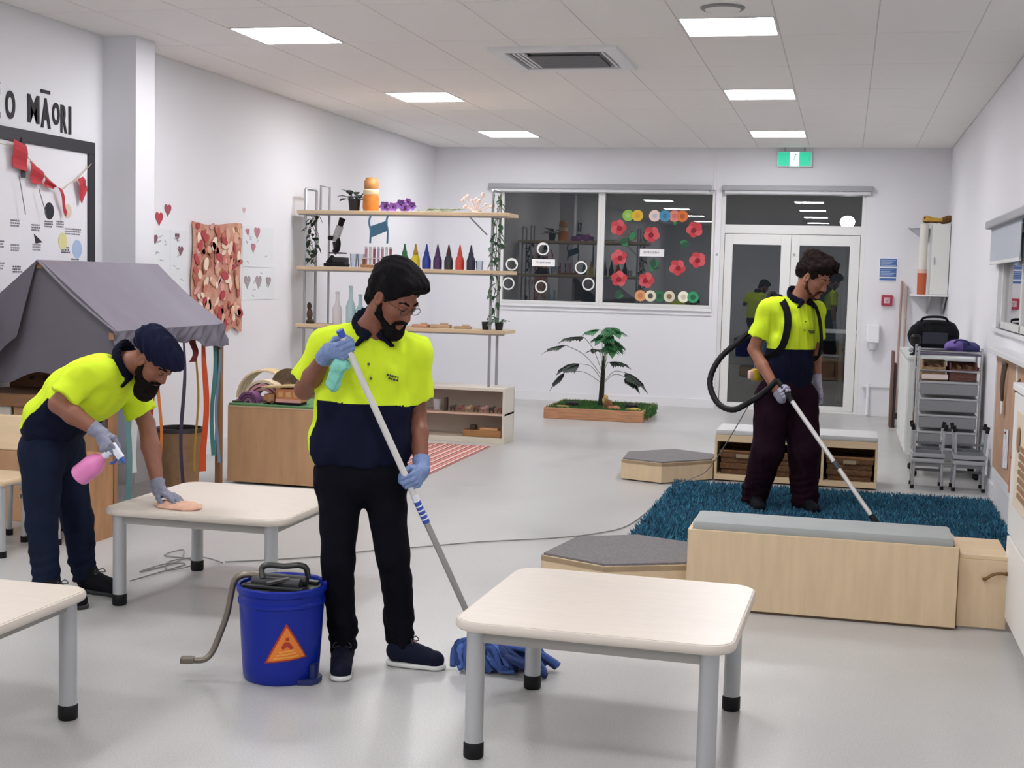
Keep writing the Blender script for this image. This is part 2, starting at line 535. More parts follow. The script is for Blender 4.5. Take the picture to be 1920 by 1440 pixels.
# ceiling: a slab with lay-in tiles, each a piece of its own, and panel lights
ceil = structure(MB().box((XL-.2, YF-.2, ZC+.022), (XR+.25, YB+.2, ZC+.2)).build('ceiling', SLAB_GREY))
TILE = mat('ceiling_tile_white', 'efebe8', .9, bump=(220, .15))
GX, GY = .62, 1.28
xs = [-5.46+GX*i for i in range(0, 12)]
ys = [9.24+GY*k for k in range(-13, 7)]
lightcols = (-4.22, -1.12); lightrows = [15.00-3.2*i for i in range(7)]
tile_me = {}
def tile(x0, x1, y0, y1):
    key = (round(x1-x0, 3), round(y1-y0, 3)); g = .004
    cx, cy = (x0+x1)/2, (y0+y1)/2
    if key in tile_me:
        o = bpy.data.objects.new('ceiling_tile', tile_me[key]); COL.objects.link(o)
    else:
        o = MB().box((-(key[0]/2-g), -(key[1]/2-g), ZC), (key[0]/2-g, key[1]/2-g, ZC+.02), .003).build('ceiling_tile', TILE)
        tile_me[key] = o.data
    o.parent = ceil; o.location = (cx, cy, 0)
for x in xs:
    x0, x1 = max(x, XL), min(x+GX, XR)
    if x1-x0 < .03: continue
    lc = any(abs(x-c) < .1 for c in lightcols)
    for y in ys:
        y0, y1 = max(y, YF), min(y+GY, YB)
        if y1-y0 < .05: continue
        if abs(x+2.36) < .02 and 9.2 < y < 9.3:      # hole for the air vent
            tile(x0, x1, 9.24, 9.53); continue
        if lc:
            h = [l for l in lightrows if y-.02 < l < y+GY-.3]
            if h:
                l = h[0]
                if l-y0 > .1: tile(x0, x1, y0, l)
                if y1-(l+.64) > .1: tile(x0, x1, l+.64, y1)
                continue
        tile(x0, x1, y0, y1)
structure_grid = MB()
for x in xs[1:]: structure_grid.box((x-.010, YF, ZC+.004), (x+.010, YB, ZC+.016))
structure_grid.build('ceiling_grid', mat('grid_white', 'd4d1cf', .6), ceil)

LIT = mat('panel_light', 'fdfcff', .5, emit=LAMP)
li_frame = MB().box((-.305, -.315, -.004), (-.292, .315, .02)).box((.292, -.315, -.004), (.305, .315, .02)).box((-.292, -.315, -.004), (.292, -.302, .02)).box((-.292, .302, -.004), (.292, .315, .02))
first = None
side = {lightcols[0]: 'over the tent side', lightcols[1]: 'over the door side'}
nth = ['farthest', 'middle', 'nearest visible', 'fourth, above the camera', 'fifth, behind the camera', 'sixth, behind the camera', 'last, behind the camera']
for c in lightcols:
    for i, l in enumerate(lightrows):
        lab = 'square lit ceiling panel, %s of the row %s' % (nth[i], side[c])
        loc = (c+GX/2, l+.32, ZC)
        if first is None:
            first = thing('ceiling_light', lab, 'ceiling light', loc, 'ceiling panel lights')
            li_frame.build('light_frame', W_TRIM).parent = first
            MB().box((-.292, -.302, 0), (.292, .302, .006)).build('diffuser', LIT).parent = first
        else:
            dup(first, loc, None, lab)

# air vent and the round ceiling speaker
t = thing('ceiling_vent', 'square white ceiling air vent with a grey grille in the middle', 'vent', (-2.13, 10.0, ZC))
v = MB(); x0, x1, y0, y1 = -2.61, -1.66, 9.52, 10.50; z = ZC
for a, bb in (((x0, y0), (x1, y0+.10)), ((x0, y1-.10), (x1, y1)), ((x0, y0+.1), (x0+.1, y1-.1)), ((x1-.1, y0+.1), (x1, y1-.1))):
    v.box((a[0], a[1], z-.03), (bb[0], bb[1], z+.02), .006)
v.build('frame', W_TRIM, t)
MB().box((x0+.1, y0+.1, z+.0), (x1-.1, y1-.1, z+.018)).build('grille_plate', mat('vent_grey', '77777a', .7), t)
for i in range(14):
    yy = 9.87+i*.04
    MB().cbox((-2.13, yy, z-.012), (.56, .024, .006), 0, (math.radians(35), 0, 0)).build('slat', mat('vent_slat', '88888b', .6), t)
for i in range(3):
    MB().box((-1.80+i*.035, 9.70, z-.022), (-1.785+i*.035, 10.36, z-.004)).build('side_louvre', W_TRIM, t)
    MB().box((-2.47+i*.035, 9.70, z-.022), (-2.455+i*.035, 10.36, z-.004)).build('side_louvre', W_TRIM, t)
t = thing('ceiling_speaker', 'round white ceiling speaker next to the nearest panel light', 'speaker', (-.80, 8.30, ZC))
MB().lathe((-.80, 8.30, ZC-.014), [(.112, 0), (.13, .004), (.135, .012)], 40).build('rim', mat('speaker_rim', '8d8b8b', .6), t, True)
MB().lathe((-.80, 8.30, ZC-.017), [(.02, 0), (.108, .002), (.112, .006)], 40).build('cover', TILE, t, True)

# windows and door in the back wall
GLASS = glass_mat('night_glass', (.93, .95, .95), 1.75)
YW = YB+.06
def frame(mb, x0, x1, z0, z1, wl, wr, wb, wt, y0=YW-.03, y1=YW+.05):
    mb.box((x0, y0, z0), (x0+wl, y1, z1), .004).box((x1-wr, y0, z0), (x1, y1, z1), .004)
    mb.box((x0+wl, y0, z0), (x1-wr, y1, z0+wb), .004).box((x0+wl, y0, z1-wt), (x1-wr, y1, z1), .004); return mb
MULL = -3.07
for nm, a, c in (('window_1', WX0, MULL), ('window_2', MULL, WX1)):
    fr = frame(MB(), a, c, WZ0, WZ1, .045, .045, .04, .05)
    o = structure(fr.build(nm, W_FRAME))
    MB().box((a+.04, YW, WZ0+.035), (c-.04, YW+.008, WZ1-.045)).build('pane', GLASS, o)
    MB().box((a, YB-.03, WZ0-.035), (c, YW-.03, WZ0), .004).build('window_sill', W_TRIM, o)
d = structure(frame(MB(), DX0, DX1, 0, DZ1, .05, .05, .03, .05).box((DX0+.05, YW-.03, 2.20), (DX1-.05, YW+.05, 2.31), .004).build('door_1', W_FRAME))
MB().box((DX0+.05, YW, 2.31), (DX1-.05, YW+.008, DZ1-.045)).build('transom_pane', GLASS, d)
for a, c in ((DX0+.055, -.682), (-.678, DX1-.055)):
    lf = frame(MB(), a, c, .032, 2.195, .10, .12, .055, .13, YW-.02, YW+.03).build('door_leaf', W_FRAME, d)
    MB().box((a+.095, YW, .08), (c-.115, YW+.008, 2.07)).build('pane', GLASS, lf)
MB().cbox((-.62, YW-.05, 1.0), (.03, .05, .22), .008).build('pull_handle', GREY_METAL, d)
MB().cbox((.035, YW+.06, 1.02), (1.25, .03, .05), .006).build('outer_bar', W_FRAME, d)
for x, lab, x1 in ((-4.55, 'long grey roller blind box rolled up above the double window', -1.68), (-1.54, 'grey roller blind box rolled up above the door transom', .27)):
    t = thing('roller_blind', lab, 'blind', (x, YB, 2.74))
    MB().box((x, YB-.085, 2.725), (x1, YB, 2.79), .012).build('cassette', mat('blind_grey', 'a2a3a8', .5), t)
    MB().box((x+.03, YB-.055, 2.69), (x1-.03, YB-.045, 2.73)).box((x+.03, YB-.06, 2.688), (x1-.03, YB-.04, 2.70)).build('blind_cloth', mat('blind_cloth_white', 'd9d9dc', .8), t)
# small latch screws beside the panes
for x, z in ((-1.585, 1.93), (-.64, 1.95)):
    tag(MB().lathe((x, YB-.004 if x < -1 else YW-.03, z), [(.012, 0), (.016, .004)], 12, Matrix.Rotation(math.pi/2, 3, 'X')).build('cable_clip', GREY_METAL), 'small grey round stud on the %s frame' % ('window side' if x < -1 else 'door'), 'stud')
# outside, in the dark
tag(MB().box((-14, YB+.2, -.15), (10, 40, -.05)).build('outside_paving', mat('paving_dark', '55585a', .9)), kind='structure')
t = thing('outdoor_lamp', 'bright round outdoor lamp seen through the glass above the door', 'lamp', (-.02, 19.1, 2.46))
MB().lathe((-.02, 19.1, -.05), [(.06, 0), (.04, .1), (.035, 2.3)], 12).build('lamp_post', mat('post_grey', '6b6f72', .6), t, True)
MB().ell((-.02, 19.1, 2.46), (.10, .10, .085)).build('globe', mat('lamp_globe', 'ffffff', .5, emit=26.), t, True)
MB().lathe((-.02, 19.1, 2.25), [(.035, 0), (.05, .08), (.06, .12), (.05, .15)], 14).build('collar', mat('post_grey', '6b6f72', .6), t, True)

# right wall: window frame, pane, blind
o = structure(MB().box((XR+.03, RX0, RZ0), (XR+.09, RX0+.05, RZ1), .004).box((XR+.03, RX1-.05, RZ0), (XR+.09, RX1, RZ1), .004).box((XR+.03, RX0, RZ0), (XR+.09, RX1, RZ0+.05), .004).box((XR+.03, RX0, RZ1-.05), (XR+.09, RX1, RZ1), .004).box((XR+.03, 8.1, RZ0), (XR+.09, 8.16, RZ1), .004).box((XR+.03, 9.9, RZ0), (XR+.09, 9.96, RZ1), .004).build('window_3', W_FRAME))
MB().box((XR+.055, RX0+.04, RZ0+.04), (XR+.062, RX1-.04, RZ1-.04)).build('pane', GLASS, o)
MB().box((XR-.03, RX0-.1, RZ0-.03), (XR+.03, RX1+.1, RZ0), .006).build('window_sill', W_TRIM, o)
t = thing('roller_blind', 'grey roller blind half lowered over the high window in the side wall', 'blind', (XR, 9.0, 2.1))
MB().box((XR-.09, 5.5, 2.07), (XR, 11.45, 2.135), .012).build('cassette', mat('blind_grey', 'a2a3a8', .5), t)
MB().box((XR-.05, 9.45, 1.80), (XR-.044, 11.35, 2.08)).build('blind_cloth', mat('side_blind_cloth', 'b9bfc8', .8), t)
MB().box((XR-.056, 9.45, 1.785), (XR-.038, 11.35, 1.81), .003).build('bottom_rail', W_FRAME, t)
# exit sign, notice, call point, dispenser, boxed pipe on the back wall
t = thing('exit_sign', 'lit green and white exit sign with a running figure above the door', 'sign', (-.68, YB-.05, 3.12))
MB().box((-.89, YB-.06, 3.02), (-.47, YB-.02, 3.205), .006).build('case', W_TRIM, t)
EG = mat('exit_green', '12b48c', .4, emit=.85); EW = mat('exit_white', 'd8fff6', .4, emit=1.3)
MB().box((-.875, YB-.064, 3.03), (-.485, YB-.06, 3.195)).build('green_panel', EG, t)
pic = MB().box((-.735, YB-.067, 3.03), (-.625, YB-.064, 3.195)); pic.build('white_panel', EW, t)
ru = MB(); DKG = mat('exit_figure', '0c5f4c', .5)
yy = YB-.070
ru.cbox((-.672, yy, 3.163), (.018, .004, .018)); ru.bar((-.676, yy, 3.15), (-.684, yy, 3.105), .02, .004); ru.bar((-.684, yy, 3.11), (-.668, yy, 3.08), .013, .004); ru.bar((-.668, yy, 3.08), (-.676, yy, 3.05), .012, .004)
ru.bar((-.686, yy, 3.108), (-.703, yy, 3.075), .013, .004); ru.bar((-.676, yy, 3.145), (-.655, yy, 3.125), .01, .004); ru.bar((-.678, yy, 3.145), (-.702, yy, 3.13), .01, .004)
ru.build('running_figure', DKG, t)
for s in (-1, 1): MB().cyl((-.68+s*.12, YB-.04, 3.20), (-.68+s*.12, YB-.04, 3.254), .008).build('hanger', GREY_METAL, t)

t = thing('notice', 'blue and white printed notice on the wall by the door', 'notice', (.485, YB, 1.79))
MB().box((.375, YB-.006, 1.65), (.60, YB, 1.94)).build('paper', mat('paper', 'e9ebf2', .7), t)
BL = mat('notice_blue', '4a6ea8', .7); LB = mat('notice_pale', 'b9cbe6', .7)
for z0, z1 in ((1.83, 1.925), (1.705, 1.81), (1.662, 1.69)):
    MB().box((.39, YB-.009, z0), (.585, YB-.006, z1)).build('print_block', BL, t)
ln = MB()
for k, z in enumerate((1.905, 1.885, 1.865, 1.845, 1.79, 1.77, 1.75, 1.73, 1.715)): ln.box((.40, YB-.011, z-.003), (.575-.03*(k % 3), YB-.009, z+.003))
ln.build('text_lines', LB, t)
t = thing('fire_call_point', 'small red square fire alarm call point low on the back wall', 'alarm', (.49, YB, 1.42))
MB().box((.425, YB-.045, 1.355), (.555, YB, 1.485), .01).build('case', mat('alarm_red', 'a8324a', .4), t)
MB().box((.455, YB-.049, 1.385), (.525, YB-.044, 1.455), .004).build('glass_plate', mat('alarm_plate', 'd9b9c2', .3), t)
MB().bar((.475, YB-.051, 1.44), (.49, YB-.051, 1.405), .008, .003).bar((.49, YB-.051, 1.405), (.508, YB-.051, 1.44), .008, .003).build('mark', mat('alarm_red', 'a8324a', .4), t)
t = thing('dispenser', 'white soap dispenser on the wall beside the door', 'dispenser', (.34, YB, .97))
MB().box((.265, YB-.11, .90), (.42, YB, 1.13), .02).build('housing', mat('dispenser_white', 'f0f0f2', .35), t)
MB().lathe((.345, YB-.06, .80), [(.02, 0), (.05, .02), (.06, .10)], 18).build('bottle', mat('dispenser_clear', 'c9cbd0', .2), t, True)
MB().lathe((.345, YB-.07, .765), [(.012, 0), (.014, .035)], 12).build('nozzle', W_TRIM, t, True)
t = thing('pipe_boxing', 'low white boxed pipe cover standing against the back wall', 'pipe cover', (.45, YB, 0))
MB().box((.30, YB-.05, 0), (.66, YB-.018, .36), .004).build('panel', W_TRIM, t)
MB().box((.24, YB-.075, .355), (.66, YB-.018, .375), .004).build('cap', W_TRIM, t)
MB().cyl((.315, YB-.08, 0.02), (.315, YB-.08, .40), .018).build('pipe', mat('pipe_white', 'f2f2f4', .3), t, True)
# ------------------------------------------------------------------ tables
TOP = mat('table_laminate', 'd8cec2', .34, var=(5, .03, (1, 14, 1)))
EDGE = mat('table_edge', 'cdc4b9', .4)
LEGM = mat('table_leg_grey', 'b6b8ba', .35, .35)
WOOD = mat('light_birch', 'd8c09d', .5, var=(3, .05, (8, 8, 1)))
WOODX = mat('light_birch_long', 'd8c09d', .5, var=(3, .05, (1, 8, 8)))
WOOD_D = mat('warm_wood', 'b8875c', .55, var=(4, .16, (7, 7, 1)))
WOOD_P = mat('tan_board', 'c39a72', .55, var=(3, .08, (6, 6, 1)))
WHITE = mat('white_gloss', 'ebebe8', .3)
PALE = mat('pale_melamine', 'dcd6ca', .45)

def make_table(label, loc):
    t = thing('classroom_table', label, 'table', loc, 'low classroom tables'); X, Y = loc[0], loc[1]
    h = .465
    MB().prism([(X+x, Y+y, h-.004) for x, y in rrect(-.452, -.440, .452, .440, .085, 8)], (0, 0, .006)).build('table_top', TOP, t)
    o = MB()
    P = rrect(-.458, -.446, .458, .446, .09, 8); n = len(P)
    prof = [(0, -.030), (.006, -.024), (.007, -.010), (.001, -.001), (-.010, .0005)]
    vs = []; fs = []
    for r, z in prof:
        for x, y in P:
            l = math.hypot(x, y); vs.append((X+x*(1+r/l), Y+y*(1+r/l), h+z))
    for i in range(len(prof)-1):
        for j in range(n): fs.append((i*n+j, i*n+(j+1) % n, (i+1)*n+(j+1) % n, (i+1)*n+j))
    fs.append(tuple(range(n))); o.add(vs, fs)
    o.build('table_edge', EDGE, t, True)
    a = MB()
    for s in (-1, 1):
        a.box((X-.38, Y+s*.395-.012, h-.072), (X+.38, Y+s*.395+.012, h-.03)).box((X+s*.385-.012, Y-.39, h-.072), (X+s*.385+.012, Y+.39, h-.03))
    a.build('apron', mat('table_apron', '9d9a94', .5), t)
    for sx in (-1, 1):
        for sy in (-1, 1):
            px, py = X+sx*.385, Y+sy*.395
            g = MB().lathe((px, py, .05), [(.031, 0), (.031, h-.085), (.034, h-.08)], 22).build('leg', LEGM, t, True)
            MB().lathe((px, py, 0), [(.030, 0), (.034, .006), (.034, .05), (.031, .054)], 22).build('rubber_foot', BLACK, g, True)
    return t
t0 = make_table('low white square table at the front beside the blue mop head', (0, 0, 0))
t0.location = (-.742, 4.565, 0); t0.rotation_euler = (0, 0, math.radians(-1.2))
dup(t0, (-2.89, 5.985, 0), math.radians(.3), 'low white square table being wiped by the man in the turban')
dup(t0, (-2.985, 3.70, 0), 0, 'low white square table cut off at the lower left, nearest the camera')

# ------------------------------------------------------------------ benches, cubby unit, hexagon platforms round the rug
CUSH = mat('cushion_grey', 'a2a7a6', .85, bump=(400, .2), var=(6, .04))
CARP = mat('platform_carpet', '7d797b', .95, bump=(300, .6), var=(60, .12))
t = thing('bench', 'long birch box bench with a grey cushion in front of the rug', 'bench', (-.06, 6.45, 0))
b = MB(); x0, x1, y0, y1 = -.695, .565, 6.45, 6.80
b.box((x0, y0, .012), (x1, y0+.018, .392), .003); b.build('front_panel', WOOD, t)
MB().box((x0, y1-.018, .012), (x1, y1, .392), .003).build('back_panel', WOOD, t)
for xx in (x0, x1-.018): MB().box((xx, y0+.018, .012), (xx+.018, y1-.018, .392), .002).build('end_panel', WOOD, t)
MB().box((x0+.018, y0+.018, .35), (x1-.018, y1-.018, .38)).build('seat_board', WOOD, t)
MB().box((x0+.01, y0+.01, 0), (x1-.01, y1-.01, .012)).build('plinth', mat('plinth_dark', '5d4a38', .7), t)
MB().box((x0+.02, y0+.012, .382), (x1-.022, y1-.01, .432), .016).build('cushion', CUSH, t, True)
t = thing('storage_box', 'birch storage box with a bent handle next to the long bench', 'box', (.80, 6.5, 0))
MB().box((.572, 6.50, .012), (.792, 6.518, .335), .003).build('front_panel', WOOD, t)
MB().box((.572, 6.518, .012), (.59, 6.95, .335), .003).build('end_panel', WOOD, t)
MB().box((.572, 6.50, .335), (.792, 6.95, .355), .003).build('lid', WOODX, t)
MB().tube(smoothpath([(.685, 6.498, .245), (.688, 6.468, .25), (.72, 6.462, .275), (.755, 6.462, .283), (.785, 6.47, .28), (.786, 6.498, .28)], 5), .0075, 8).build('handle', mat('bronze', '7b5f3b', .4, .8), t, True)

def hexbox(label, poly, h, loc):
    t = thing('hexagon_platform', label, 'platform', loc, 'low hexagon platforms')
    n = len(poly)
    for i in range(n):
        a, b = Vector((*poly[i], .01)), Vector((*poly[(i+1) % n], .01))
        d = (b-a).normalized(); nn = Vector((-d.y, d.x, 0))
        MB().prism([a, b, b+Vector((0, 0, h-.012)), a+Vector((0, 0, h-.012))], nn*.018).build('side_panel', WOOD, t)
    MB().prism([(x, y, h-.03) for x, y in poly], (0, 0, .026)).build('top_board', WOODX, t)
    c = Vector((sum(p[0] for p in poly)/n, sum(p[1] for p in poly)/n))
    MB().prism([(c.x+(x-c.x)*.97, c.y+(y-c.y)*.97, h-.005) for x, y in poly], (0, 0, .014)).build('carpet_top', CARP, t)
hexbox('low hexagon platform with grey carpet top at the end of the long bench', [(-1.44, 6.52), (-1.09, 6.36), (-.70, 6.55), (-.70, 7.07), (-1.05, 7.20), (-1.36, 7.02)], .195, (-1.06, 6.8, 0))
hexbox('low hexagon platform with grey carpet top beside the basket unit', [(-1.68, 10.48), (-1.34, 10.36), (-.975, 10.73), (-.975, 11.05), (-1.35, 11.25), (-1.70, 10.90)], .165, (-1.32, 10.75, 0))

t = thing('cubby_bench', 'low cubby bench with wicker baskets behind the blue rug', 'bench', (-.33, 10.8, 0))
x0, x1, y0, y1, h = -.965, .30, 10.72, 11.22, .395
MB().box((x0, y0, h-.075), (x1, y1, h-.02), .003).build('top_board', WOODX, t)
MB().box((x0, y0, .012), (x1, y1, .055), .003).build('bottom_board', WOODX, t)
for xx in (x0, x0+.42, x0+.835, x1-.02): MB().box((xx, y0, .055), (xx+.02, y1, h-.075)).build('divider', WOOD, t)
MB().box((x0, y1-.012, .055), (x1, y1, h-.075)).build('back_panel', WOOD_D, t)
MB().box((x0+.005, y0+.005, h-.02), (x1-.005, y1-.005, h+.02), .014).build('cushion', mat('pale_cushion', 'c7c8c8', .8, bump=(300, .2)), t, True)
WICK = mat('wicker', '6b4a2e', .8, var=(40, .45, (1, 1, 4)), bump=(120, .8, (1, 1, 3)))
for i, xx in enumerate((x0+.03, x0+.45, x0+.865)):
    k = ('at the left end of the cubby bench', 'in the middle of the cubby bench', 'at the right end of the cubby bench')[i]
    t = thing('wicker_basket', 'dark wicker basket in the cubby by the hexagon platform' if i == 0 else 'dark wicker basket in the cubby behind the trouser legs' if i == 1 else 'dark wicker basket in the cubby beside the vacuum wand', 'basket', (xx+.19, y0+.2, .056), 'wicker baskets in the cubby bench')
    P = [(.02, 0), (.022, .03), (.024, .06), (.02, .09), (.026, .12), (.02, .15), (.028, .19)]
    bb = MB()
    for r, z in ((0, .0), (.012, .045), (.006, .09), (.016, .135)):
        bb.box((xx+.025-r, y0+.04-r, .056+z), (xx+.355+r, y0+.40+r, .056+z+.045), .01)
    bb.build('weave', WICK, t)
    MB().tube([(xx+.012, y0+.028, .24), (xx+.368, y0+.028, .24), (xx+.368, y0+.412, .24), (xx+.012, y0+.412, .24)], .012, 8, closed=True).build('rim', mat('wicker_rim', '8a6440', .8, bump=(150, .8)), t, True)
    MB().box((xx+.14, y0+.018, .19), (xx+.24, y0+.03, .222), .004).build('label_tag', mat('basket_tag', '93846b', .7), t)

# ------------------------------------------------------------------ rugs
def shaggy(label, x0, x1, y0, y1):
    t = thing('shaggy_rug', label, 'rug', ((x0+x1)/2, (y0+y1)/2, 0))
    MB().prism([(x, y, .002) for x, y in rrect(x0, y0, x1, y1, .03, 3)], (0, 0, .012)).build('backing', mat('rug_backing', '1d3c4c', .95), t)
    rs = np.random.RandomState(3); st = .0165
    gx, gy = np.meshgrid(np.arange(x0+.004, x1, st), np.arange(y0+.004, y1, st), indexing='ij')
    n = gx.size
    bx = gx.ravel()+rs.uniform(-.007, .007, n); by = gy.ravel()+rs.uniform(-.007, .007, n)
    fl_ = .5*np.sin(bx*9+1.3*np.sin(by*7))+.5*np.sin(by*11+bx*4)
    an = rs.uniform(0, 6.28, n)*.6+fl_*2.2; ln_ = rs.uniform(.012, .032, n); hh = rs.uniform(.026, .044, n)
    c = np.stack([bx, by, np.full(n, .013)], 1)
    V = np.zeros((n, 4, 3)); r = .0085
    for k in range(3):
        a = an+k*2.094; V[:, k] = c+np.stack([np.cos(a)*r, np.sin(a)*r, 0*a], 1)
    V[:, 3] = c+np.stack([np.cos(an)*ln_, np.sin(an)*ln_, hh], 1)
    V -= np.array([(x0+x1)/2, (y0+y1)/2, 0])
    i = np.arange(n)[:, None]*4
    F = np.concatenate([i+np.array([[0, 1, 3]]), i+np.array([[1, 2, 3]]), i+np.array([[2, 0, 3]])])
    me = bpy.data.meshes.new('pile'); me.from_pydata(V.reshape(-1, 3).tolist(), [], F.tolist())
    cols = [mat('rug_teal', '24617c', .95), mat('rug_blue', '2a5875', .95), mat('rug_deep', '163a4f', .95), mat('rug_light', '3a8199', .95)]
    for m in cols: me.materials.append(m)
    mi = rs.choice(4, n, p=[.38, .27, .2, .15]); me.polygons.foreach_set('material_index', np.concatenate([mi, mi, mi]).astype(np.int32))
    o = bpy.data.objects.new('pile', me); COL.objects.link(o); o.parent = t; o['kind'] = 'stuff'
shaggy('teal blue shaggy rug under the man with the vacuum', -1.22, 1.10, 8.02, 10.40)
t = thing('striped_rug', 'red and cream striped woven rug before the shelf unit', 'rug', (-3.62, 11.0, 0))
MB().box((-4.15, 9.95, .001), (-3.16, 11.98, .008)).build('weave', stripes('rug_stripes', ['a2555a', 'd7a89b', 'd9c3b4', '8d4048', 'cf9488', 'b36a68', 'e0cdbf', '7c3a40', 'c98c80'], 0, .16, .95, .12), t)
fr = MB()
for i in range(50):
    x = -4.14+i*.02
    fr.box((x, 9.92, .001), (x+.007, 9.952, .005)); fr.box((x, 11.978, .001), (x+.007, 12.0, .005))
o = fr.build('fringe', mat('fringe', 'd9c3b4', .95), t); o['kind'] = 'stuff'

# ------------------------------------------------------------------ bucket, mop, cords
t = thing('mop_bucket', 'blue mop bucket with an orange warning triangle beside the mopping man', 'bucket', (-2.10, 4.765, 0))
BLUE = mat('bucket_blue', '0c2590', .36, spec=.3); cx, cy = -2.10, 4.80
BW = MB().lathe((cx, cy, 0), [(.02, .012), (.132, .01), (.139, 0), (.148, .012), (.151, .05), (.157, .14), (.162, .235), (.166, .30), (.171, .305), (.171, .318), (.166, .322), (.168, .345), (.175, .35), (.177, .372), (.172, .378), (.165, .372), (.160, .33), (.152, .2), (.13, .03), (.02, .025)], 44)
BW.build('bucket_body', BLUE, t, True)
tri = MB(); tn = Vector((.36, -.93, 0)); tn.normalize(); ts = Vector((-tn.y, tn.x, 0))
def onb(u, v, out):      # a point on the bucket's round front: u along, v height
    a = math.atan2(tn.y, tn.x)+u/.155; r = .140+.10*v*1.0*.62/.3*.3+out
    r = np.interp(v, [.05, .14, .235, .30], [.151, .157, .162, .166])+out
    return (cx+r*math.cos(a), cy+r*math.sin(a), v)
def decal(poly, out, m, name, th=.0015):
    """a thin printed sticker bent round the bucket"""
    c = (sum(p[0] for p in poly)/len(poly), sum(p[1] for p in poly)/len(poly))
    k = len(poly); R = []
    edge = []
    for i in range(k):
        a, b = poly[i], poly[(i+1) % k]
        for j in range(5): edge.append((a[0]+(b[0]-a[0])*j/5, a[1]+(b[1]-a[1])*j/5))
    vs = []; fs = []; n = len(edge); S = 5
    for s in range(S+1):
        for e in edge: vs.append(onb(c[0]+(e[0]-c[0])*s/S, c[1]+(e[1]-c[1])*s/S, out+th))
    for e in edge: vs.append(onb(e[0], e[1], out-.001))
    for s in range(S+1):
        for j in range(n): fs.append((s*n+j, s*n+(j+1) % n, (s+1)*n+(j+1) % n, (s+1)*n+j))
    MB().add(vs, fs).build(name, m, t)
OR = mat('sign_orange', 'e07f2a', .5); OR2 = mat('sign_yellow', 'e8a648', .5); RD = mat('sign_red', 'a8321c', .5)
decal([(-.058, .094), (.108, .112), (.024, .252)], .001, RD, 'warning_triangle')
decal([(-.046, .102), (.098, .117), (.025, .238)], .003, OR, 'triangle_face')
decal([(.018, .180), (.034, .180), (.052, .155), (.040, .150), (.030, .165), (.012, .150), (.006, .160)], .005, RD, 'slipping_figure')
decal([(.022, .185), (.034, .186), (.034, .198), (.022, .197)], .005, RD, 'figure_head')
for i, v in enumerate((.112, .124, .136)): decal([(-.022+.01*i, v), (.070-.008*i, v+.009), (.070-.008*i, v+.014), (-.022+.01*i, v+.005)], .005, OR2, 'printed_line')
MB().lathe((cx, cy, .335), [(.01, 0), (.135, .002), (.150, .03)], 30).build('wringer_tray', mat('wringer_black', '17181b', .5), t, True)
w = MB(); ST = mat('wringer_steel', '4d4e4c', .35, .7)
w.tube(smoothpath([(cx-.055, cy-.06, .40), (cx-.065, cy-.05, .435), (cx-.04, cy-.045, .452), (cx+.02, cy-.03, .448), (cx+.07, cy-.01, .452), (cx+.095, cy+.01, .438), (cx+.10, cy+.02, .40)], 5), .012, 10); w.build('carry_handle', ST, t, True)
w = MB()
for s in (-1, 1): w.tube([(cx-.10, cy+s*.032-.02, .385), (cx+.10, cy+s*.032-.02, .385)], .021, 14)
w.build('wringer_roller', mat('roller_grey', '2a2b2d', .5), t, True)
MB().bar((cx-.13, cy-.085, .375), (cx+.12, cy-.075, .372), .03, .012, .003).bar((cx-.13, cy+.06, .375), (cx+.13, cy+.06, .372), .03, .012, .003).bar((cx-.02, cy-.10, .39), (cx+.05, cy-.05, .405), .025, .01).build('wringer_frame', ST, t)
p = MB().tube(smoothpath([(cx-.06, cy-.03, .40), (cx-.13, cy-.04, .405), (cx-.175, cy-.05, .385), (cx-.19, cy-.055, .33), (cx-.20, cy-.07, .25), (cx-.225, cy-.09, .16), (cx-.245, cy-.11, .10), (cx-.27, cy-.13, .075), (cx-.31, cy-.15, .075)], 5), .0125, 10).build('pedal_arm', mat('pedal_steel', '7c7468', .35, .7), t, True)
MB().cbox((cx-.325, cy-.155, .076), (.055, .04, .026), .008, (0, 0, .3)).build('pedal', mat('pedal_steel', '7c7468', .35, .7), p)
MB().prism([(cx+x, cy+y, .002) for x, y in [(.11, -.10), (.165, -.085), (.178, -.05), (.175, -.005), (.14, .04), (.10, 0)]], (0, 0, .02)).box((cx+.142, cy-.06, .0), (cx+.165, cy-.02, .075), .006).build('foot_plate', mat('bucket_navy', '16265f', .4), t)

def cord(name, label, pts, r, m):
    return tag(MB().tube(smoothpath(pts, 7), r, 7).build(name, m, None, True), label, 'cord')
GC = mat('cord_grey', '858381', .6)
cord('extension_cord', 'thin grey cord tangled on the floor under the table being wiped', [(x, y, .007 if i % 3 else .012) for i, (x, y) in enumerate([(-3.45, 5.99), (-3.42, 6.24), (-3.39, 6.46), (-3.48, 6.40), (-3.52, 6.21), (-3.46, 6.50), (-3.56, 6.76), (-3.60, 6.62), (-3.42, 6.58), (-3.33, 6.44), (-3.40, 6.30), (-3.5, 6.48), (-3.38, 6.62), (-3.22, 6.56)])], .0036, GC)
cord('power_cord', 'long thin grey vacuum cord running across the floor to the rug', [(-3.22, 6.585, .006), (-3.03, 6.71, .006), (-2.78, 6.91, .006), (-2.57, 7.16, .006), (-2.34, 7.36, .006), (-2.06, 7.62, .006), (-1.66, 7.91, .006), (-1.42, 8.19, .006), (-1.30, 8.52, .006), (-1.25, 9.31, .006), (-1.255, 10.1, .006), (-1.20, 10.20, .03), (-1.08, 10.15, .09), (-.95, 10.05, .18), (-.80, 9.85, .42), (-.66, 9.68, .68), (-.60, 9.62, .80)], .0036, GC)
